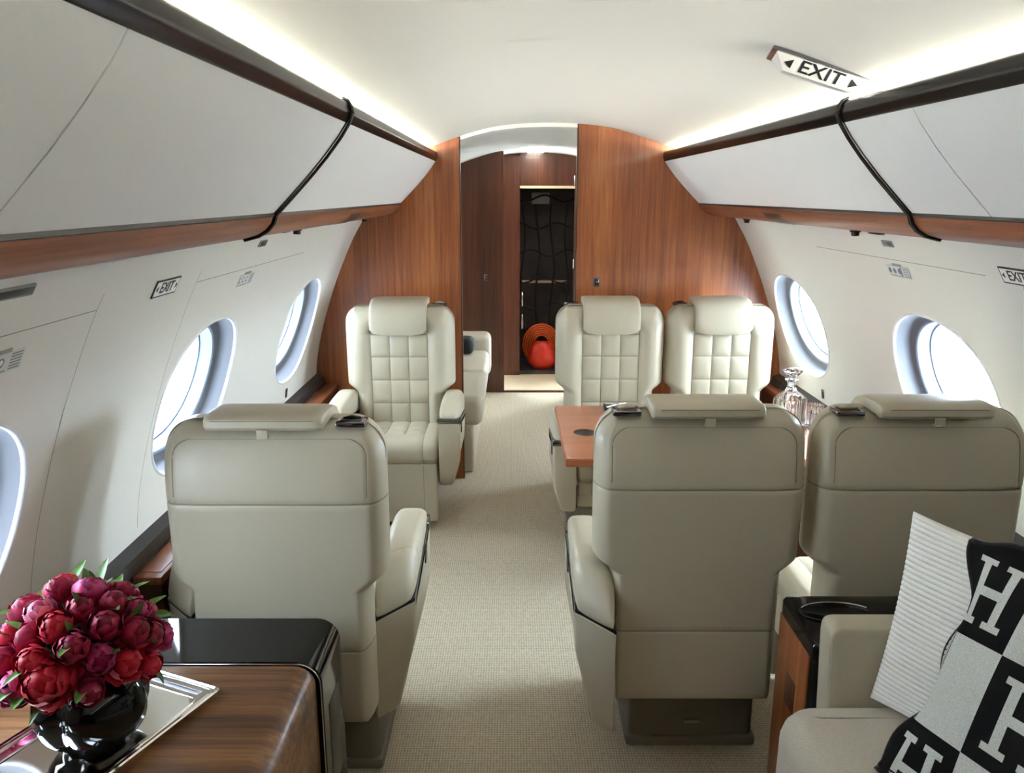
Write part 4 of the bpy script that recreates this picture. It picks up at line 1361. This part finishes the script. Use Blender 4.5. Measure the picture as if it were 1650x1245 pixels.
def cushion(name, bl, up, out, w, h, th, mat, label, ribs=0, wavy=0.0, uvmap=False, nrm=None, trimmat=None, bow=.07):
    """bl: far bottom corner, up: unit vector up the face, out: unit vector along the bottom edge, thickness both ways"""
    up = Vector(up).normalized(); out = Vector(out); out = (out - up * out.dot(up)).normalized()
    n = out.cross(up).normalized()
    if n.x > 0: n = -n
    c = Vector(bl) + up * h / 2 + out * w / 2
    NU, NV = (40, 304) if ribs else (72, 72)
    t = empty(name, tuple(c))
    mb = MB()
    def P(u, v, sgn):
        e = max(0, (1 - u ** 2)) ** .45 * max(0, (1 - v ** 2)) ** .45
        pin = 1 - bow * (1 - v * v) * abs(u) ** 2            # sides bow in between corners
        pin2 = 1 - .06 * (1 - u * u) * abs(v) ** 3
        x = u * w / 2 * pin; z = v * h / 2 * pin2
        if wavy:
            k1 = max(0, (abs(u) - .75) / .25) ** 2; k2 = max(0, (abs(v) - .75) / .25) ** 2
            x += (1 if u > 0 else -1) * k1 * wavy * math.sin(v * 8.5 + .6)
            z += (1 if v > 0 else -1) * k2 * wavy * math.sin(u * 8.5 + .4)
        off = th / 2 * e + .002
        if ribs: off += .0042 * (abs(math.sin(v * ribs * PI / 2))) ** .7 * min(1, e * 4)
        off += .004 * math.sin(3.1 * u + 1.3 * v) * e
        return out * x + up * z + n * (sgn * off)
    us = [math.sin(PI / 2 * (i / NU * 2 - 1)) for i in range(NU + 1)]
    vs = [math.sin(PI / 2 * (i / NV * 2 - 1)) if not ribs else (i / NV * 2 - 1) for i in range(NV + 1)]
    for sg in (1, -1):
        mb.grid(lambda u, v: tuple(P(u, v, sg)), us, vs)
    for (A, fixed) in (('u', -1), ('u', 1), ('v', -1), ('v', 1)):
        if A == 'u': mb.grid(lambda a, s_: tuple(P(fixed, a, s_)), vs, [-1, 1])
        else: mb.grid(lambda a, s_: tuple(P(a, fixed, s_)), us, [-1, 1])
    o = mb.build('cover', mat, t, sharp=180, weld=.00001)
    if uvmap:
        uvl = o.data.uv_layers.new(name='UVMap')
        # undo the bowed sides so the woven squares follow the cloth
        for lp in o.data.loops:
            q = o.data.vertices[lp.vertex_index].co
            a_, b_ = q.dot(out) / (w / 2), q.dot(up) / (h / 2)
            u_, v_ = a_, b_
            for _ in range(6):
                u_ = max(-1, min(1, a_ / max(.5, 1 - bow * (1 - v_ * v_) * u_ * u_)))
                v_ = max(-1, min(1, b_ / (1 - .06 * (1 - u_ * u_) * abs(v_) ** 3)))
            uvl.data[lp.index].uv = ((u_ + 1) / 2 * .998 + .001, (1 - v_) / 2 * .998 + .001)
    if trimmat:
        pth = []
        for k in range(161):
            s_ = k / 160 * 4
            if s_ < 1: u, v = s_ * 2 - 1, 1
            elif s_ < 2: u, v = 1, 1 - (s_ - 1) * 2
            elif s_ < 3: u, v = 1 - (s_ - 2) * 2, -1
            else: u, v = -1, (s_ - 3) * 2 - 1
            q = P(u, v, 0)
            pth.append(tuple(q + out * (.0035 * u) + up * (.0035 * v)))
        MB().tube(pth, .0065, 8).build('edging', trimmat, t, sharp=180)
    tag(t, label, 'cushion', 'cushions on the divan')
    return t
cushion('ribbed_cushion', (.562, 1.500, .546), (.068, .050, .39), (.45, -.89, -.02), .44, .41, .085, M['knit'], 'white ribbed knit cushion leaning behind the black checked one', ribs=38)
cushion('checked_cushion', (.474, 1.292, .536), (.190, .098, .400), (.25, -.97, .02), .47, .48, .10, M['blanket'], 'black and ivory checked wool cushion with letter H motif, lower right', wavy=.013, bow=.24, uvmap=True, trimmat=M['blacktrim'])

# ------------------------------------------------------------------ rear divan beyond the bulkhead
def rear_divan():
    t = empty('rear_divan', (-.80, 5.2, 0))
    X = lambda x: x + .80; Y = lambda y: y - 5.2
    for y0, y1, nm in ((4.44, 5.16, 'seat_cushion'), (5.165, 5.88, 'seat_cushion')):
        MB().box(X(-1.2), X(-.37), Y(y0), Y(y1), .28, .46, .045, 4).build(nm, M['leather'], t, sharp=60)
        MB().box(X(-1.24), X(-1.02), Y(y0), Y(y1), .42, .85, .06, 4).build('back_cushion', M['leather'], t, sharp=60)
    MB().box(X(-1.2), X(-.36), Y(5.885), Y(6.12), .25, .565, .05, 4).build('arm', M['leather'], t, sharp=60)
    MB().box(X(-1.2), X(-.42), Y(4.44), Y(6.10), 0, .29, .02, 3).build('base', M['leather'], t, sharp=40)
    tag(t, 'cream leather divan seen past the left bulkhead', 'sofa')
rear_divan()
t = MB().box(-.66, -.475, 5.64, 5.86, .462, .575, .045, 4).build('dark_cushion', M['strap'], sharp=60)
tag(t, 'small black cushion on the rear divan', 'cushion')
